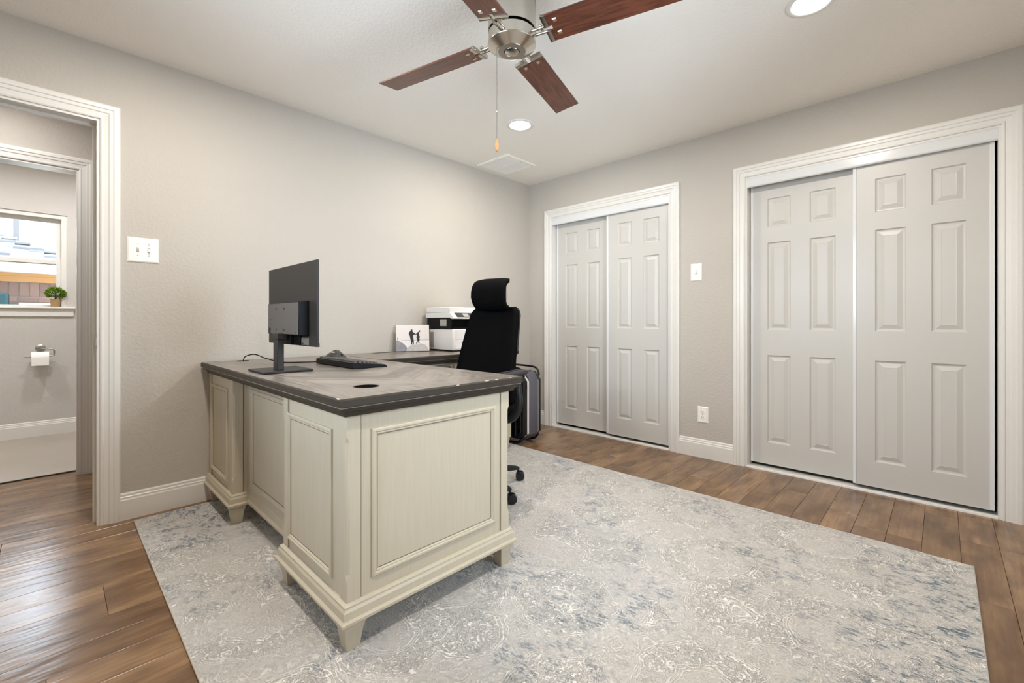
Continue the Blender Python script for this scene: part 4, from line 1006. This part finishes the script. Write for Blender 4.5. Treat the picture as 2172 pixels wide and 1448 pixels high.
for a, w in ((-0.032, 0.005), (-0.018, 0.005), (0.0, 0.009), (0.018, 0.005), (0.032, 0.005)):
    MB().prism([(a - w, 0.35), (a + w, 0.35), (a + w, 0.65), (a - w, 0.65)], io, 0.0, 0.0008).build('port', 'slot', fp)
for s in (-1, 1):
    trim_ = [(0.100, 0.083), (0.188, 0.083), (0.240, 0.120), (0.240, 0.525), (0.185, 0.580), (0.100, 0.580)]
    inner = [(0.100, 0.097), (0.180, 0.097), (0.222, 0.127), (0.222, 0.518), (0.178, 0.564), (0.100, 0.564)]
    trim_ = [(x, zm(z)) for x, z in trim_]; inner = [(x, zm(z)) for x, z in inner]
    m = MB(); n = 6
    yo, yi = s * 0.058, s * 0.1175
    A = [(x + 0.028, yo, z) for x, z in trim_]; B = [(x + 0.020, s * 0.072, z) for x, z in trim_]; C = [(x, s * 0.116, z) for x, z in inner]
    A[0] = (0.10, s * 0.110, trim_[0][1]); A[5] = (0.10, s * 0.110, trim_[5][1]); B[0] = (0.10, s * 0.116, trim_[0][1]); B[5] = (0.10, s * 0.116, trim_[5][1])
    m.add(A + B, [(i, i + 1, n + i + 1, n + i) for i in range(5)])
    m.build('silver_trim', 'pc_silver', pc, solid=0.003)
    m = MB(); m.add(B + C, [(i, i + 1, n + i + 1, n + i) for i in range(5)])
    m.build('curved_glass', 'pc_glass', pc, solid=0.003)
    # long straight part of the trim along the side panel
    boxes('silver_rail', 'pc_silver', [(-0.26, 0.105, s * 0.114 - 0.002, s * 0.114 + 0.002, zm(0.083), zm(0.096)), (-0.26, 0.105, s * 0.114 - 0.002, s * 0.114 + 0.002, zm(0.566), zm(0.580))], pc)
    g = MB(); 
    gi = [(-0.26, 0.097), (0.176, 0.097), (0.219, 0.127), (0.219, 0.518), (0.174, 0.564), (-0.26, 0.564)]
    g.prism(gi, lambda a, b, t: (a, t, zm(b)), s * 0.111, s * 0.1145).build('side_glass', 'pc_glass', pc)
    boxes('glass_seam', 'pc_grey', [(0.165, 0.170, s * 0.1145 - 0.001, s * 0.1145 + 0.001, zm(0.10), zm(0.56))], pc)
    # curved carrying rails above and below
    MB().tube(smooth_path([(-0.27, s * 0.096, 0.600), (-0.23, s * 0.098, 0.636), (-0.10, s * 0.098, 0.645), (0.10, s * 0.098, 0.645), (0.19, s * 0.098, 0.640), (0.232, s * 0.096, 0.615), (0.246, s * 0.094, 0.570)], 5), 0.009, 8).build('top_rail', 'pc_black', pc, smooth=60)
    MB().tube(smooth_path([(-0.27, s * 0.098, 0.060), (-0.23, s * 0.100, 0.022), (-0.14, s * 0.100, 0.0125), (0.10, s * 0.100, 0.0125), (0.16, s * 0.100, 0.016), (0.205, s * 0.098, 0.035), (0.236, s * 0.094, 0.070)], 5), 0.0115, 8).build('bottom_rail', 'pc_black', pc, smooth=60)

# ------------------------------------------------------------------ bathroom: paper holder and plant
tp = thing('paper_holder', 'brushed metal toilet paper holder with round rosette under the window', 'paper holder', (XB, -3.512, 0.795))
MB().lathe([(0.033, 0.0), (0.033, 0.004), (0.026, 0.008), (0.016, 0.012), (0.012, 0.022)], n=28, axis='x').build('rosette', 'steel', tp, smooth=40)
MB().tube(smooth_path([(0.018, 0, 0.0), (0.060, 0.0, 0.0), (0.075, 0.02, -0.002), (0.078, 0.072, -0.010), (0.078, 0.085, -0.025), (0.078, 0.085, -0.055), (0.078, 0.078, -0.068), (0.078, 0.05, -0.070), (0.078, -0.095, -0.070)], 6), 0.0055, 8).build('hook_arm', 'steel', tp, smooth=60)
rl = thing('toilet_roll', 'white toilet paper roll hanging on the holder', 'toilet paper', (XB + 0.078, -3.512, 0.708))
m = MB(); m.lathe([(0.020, -0.054), (0.056, -0.054), (0.056, 0.054), (0.020, 0.054), (0.020, -0.054)], n=36, axis='y')
m.f = [f for f in m.f if len(f) == 4]
m.build('roll', 'paper', rl, smooth=40)
boxes('loose_sheet', 'paper', [(0.0545, 0.0560, -0.053, 0.053, -0.062, 0.0)], rl)

pl = thing('potted_plant', 'small leafy green plant in a woven tan pot on the bathroom sill', 'potted plant', (XB - 0.012, -3.418, WZ0 + 0.001))
MB().lathe([(0.026, 0.0), (0.031, 0.004), (0.034, 0.05), (0.036, 0.075), (0.032, 0.075), (0.030, 0.066)], n=20).build('pot', 'pot', pl, smooth=40)
MB().tube([(0, 0, 0.06), (0.002, 0.001, 0.10), (0.0, -0.002, 0.14)], 0.006, 8).build('stem', 'stem', pl, smooth=60)
lf = MB(); lr = random.Random(11)
for i in range(900):
    th = lr.uniform(0, 2 * PI); u = lr.uniform(-0.75, 1); r = lr.uniform(0.5, 1) ** 0.5
    d = Vector((math.cos(th) * math.sqrt(max(0, 1 - u * u)), math.sin(th) * math.sqrt(max(0, 1 - u * u)), u))
    c = Vector((0, 0, 0.128)) + Vector((d.x * 0.050, d.y * 0.060, d.z * 0.046)) * r
    out = (d + Vector((lr.uniform(-.6, .6), lr.uniform(-.6, .6), lr.uniform(-.3, .8)))).normalized()
    sd = out.cross(Vector((lr.uniform(-1, 1), lr.uniform(-1, 1), lr.uniform(-1, 1)))).normalized()
    L = lr.uniform(0.014, 0.026); w = lr.uniform(0.003, 0.0055)
    lf.add([c, c + out * L * 0.5 + sd * w, c + out * L, c + out * L * 0.5 - sd * w], [(0, 1, 2, 3)])
lo_ = lf.build('foliage', 'leaf', pl, recalc=False); lo_['kind'] = 'stuff'

# ------------------------------------------------------------------ outside
g = boxes('ground', 'ground', [(-40, -3.0, -40, 40, -0.55, -0.45)]); struct(g, 'pale ground outside on the bathroom side only', 'ground')
# ground left out beyond the bathroom side so sky light enters from below
HXN = -6.0
hs = thing('neighbour_house', 'neighbouring brick house with grey shingle roof seen through the bathroom window', 'house', (HXN, -4.6, -0.45)); O = hs.location
hw_ = boxes('brick_wall', 'mortar', [(HXN - 0.3, HXN - 0.004, -9.5, -2.95, -0.45, 1.60)], hs, origin=O)
# soldier course under the eave, running bonds below it, where the window shows them
bm_s = MB().box(-0.010, 0.004, -0.043, 0.043, -0.095, 0.095); bs0 = bm_s.build('brick', 'brick', hw_, bevel=0)
bm_r = MB().box(-0.010, 0.004, -0.093, 0.093, -0.032, 0.032); br0 = bm_r.build('brick', 'brick', hw_, bevel=0)
def put(o, y, z, first):
    c = o if first else o.copy()
    if not first: COL.objects.link(c)
    c.location = (HXN - O.x, y - O.y, z - O.z)
n_ = 0
for i in range(22): put(bs0, -5.05 + i * 0.096, 1.475, i == 0)
for r in range(6):
    for i in range(10):
        put(br0, -5.05 + i * 0.197 + (0.098 if r % 2 else 0), 1.335 - r * 0.075, n_ == 0); n_ += 1
boxes('eave_board', 'tan_board', [(HXN - 0.02, HXN + 0.03, -9.5, -2.95, 1.575, 1.655), (HXN - 0.02, HXN + 0.05, -9.5, -2.95, 1.655, 1.700)], hs, origin=O)
boxes('soffit', 'siding', [(HXN - 0.02, HXN + 0.36, -9.5, -2.95, 1.70, 1.72)], hs, origin=O)
boxes('fascia_board', 'grey_plastic', [(HXN + 0.30, HXN + 0.335, -9.5, -2.95, 1.72, 1.79)], hs, origin=O)
boxes('gutter', 'siding', [(HXN + 0.34, HXN + 0.44, -9.5, -2.95, 1.70, 1.80), (HXN + 0.44, HXN + 0.455, -9.5, -2.95, 1.785, 1.80)], hs, origin=O)
# roof slopes up and away; its right-hand hip falls to the right as in the photo
SL = 0.26
rf = MB(O).add([(HXN + 0.40, -9.5, 1.80), (HXN + 0.40, -2.90, 1.80), (HXN - 2.2, -4.04, 1.80 + 2.6 * SL), (HXN - 2.2, -9.5, 1.80 + 2.6 * SL),
                (HXN + 0.40, -9.5, 1.74), (HXN + 0.40, -2.90, 1.74), (HXN - 2.2, -4.04, 1.74 + 2.6 * SL), (HXN - 2.2, -9.5, 1.74 + 2.6 * SL)],
               [(0, 1, 2, 3), (7, 6, 5, 4), (0, 4, 5, 1), (1, 5, 6, 2), (2, 6, 7, 3), (3, 7, 4, 0)]).build('roof', 'shingle', hs)
sm = MB(); sa = math.atan(SL)
sm.mat = Matrix.Rotation(sa, 4, 'Y')
sm.box(-0.20, 0.012, -0.1592, 0.1592, 0.0, 0.014); s0 = sm.build('shingle', 'shingle', rf)
first = True; srng = random.Random(9)
for r in range(14):
    d = 0.10 + r * 0.17; x = HXN + 0.40 - d; z = 1.80 + d * SL + 0.004
    y = -5.6 + (r % 2) * 0.16; yend = -2.90 - 1.14 * d / 2.6 - 0.16
    while y < yend:
        c = s0 if first else s0.copy()
        if not first: COL.objects.link(c)
        first = False
        c.location = (x - O.x, y - O.y, z - O.z + srng.uniform(0, 0.006)); y += 0.32
up = boxes('upper_wall', 'siding', [(HXN - 3.6, HXN - 2.26, -9.5, -3.88, -0.45, 5.5)], hs, origin=O)
for i in range(10): boxes('siding_board', 'siding', [(HXN - 2.27, HXN - 2.235, -7.0, -3.90, 2.35 + i * 0.13, 2.35 + i * 0.13 + 0.118)], up, origin=O)
boxes('corner_board', 'grey_plastic', [(HXN - 2.30, HXN - 2.22, -3.899, -3.83, -0.45, 5.5)], up, origin=O)
tb = thing('storage_bin', 'teal outdoor bin by the neighbouring brick wall', 'bin', (-5.5, -4.15, -0.45)); O = tb.location
boxes('bin_body', 'teal', [(-5.75, -5.45, -4.75, -3.83, -0.45, 1.40)], tb, origin=O, bevel=0.02)
boxes('bin_step', 'teal', [(-5.75, -5.45, -3.829, -3.745, -0.45, 1.265)], tb, origin=O, bevel=0.02)
ub = thing('utility_cabinet', 'white utility cabinet top by the neighbouring brick wall', 'cabinet', (-5.5, -3.3, -0.45)); O = ub.location
boxes('cabinet_body', 'siding', [(-5.7, -5.45, -3.72, -2.9, -0.45, 1.24)], ub, origin=O, bevel=0.02)
boxes('cabinet_lid', 'siding', [(-5.72, -5.43, -3.735, -2.88, 1.24, 1.275)], ub, origin=O, bevel=0.01)
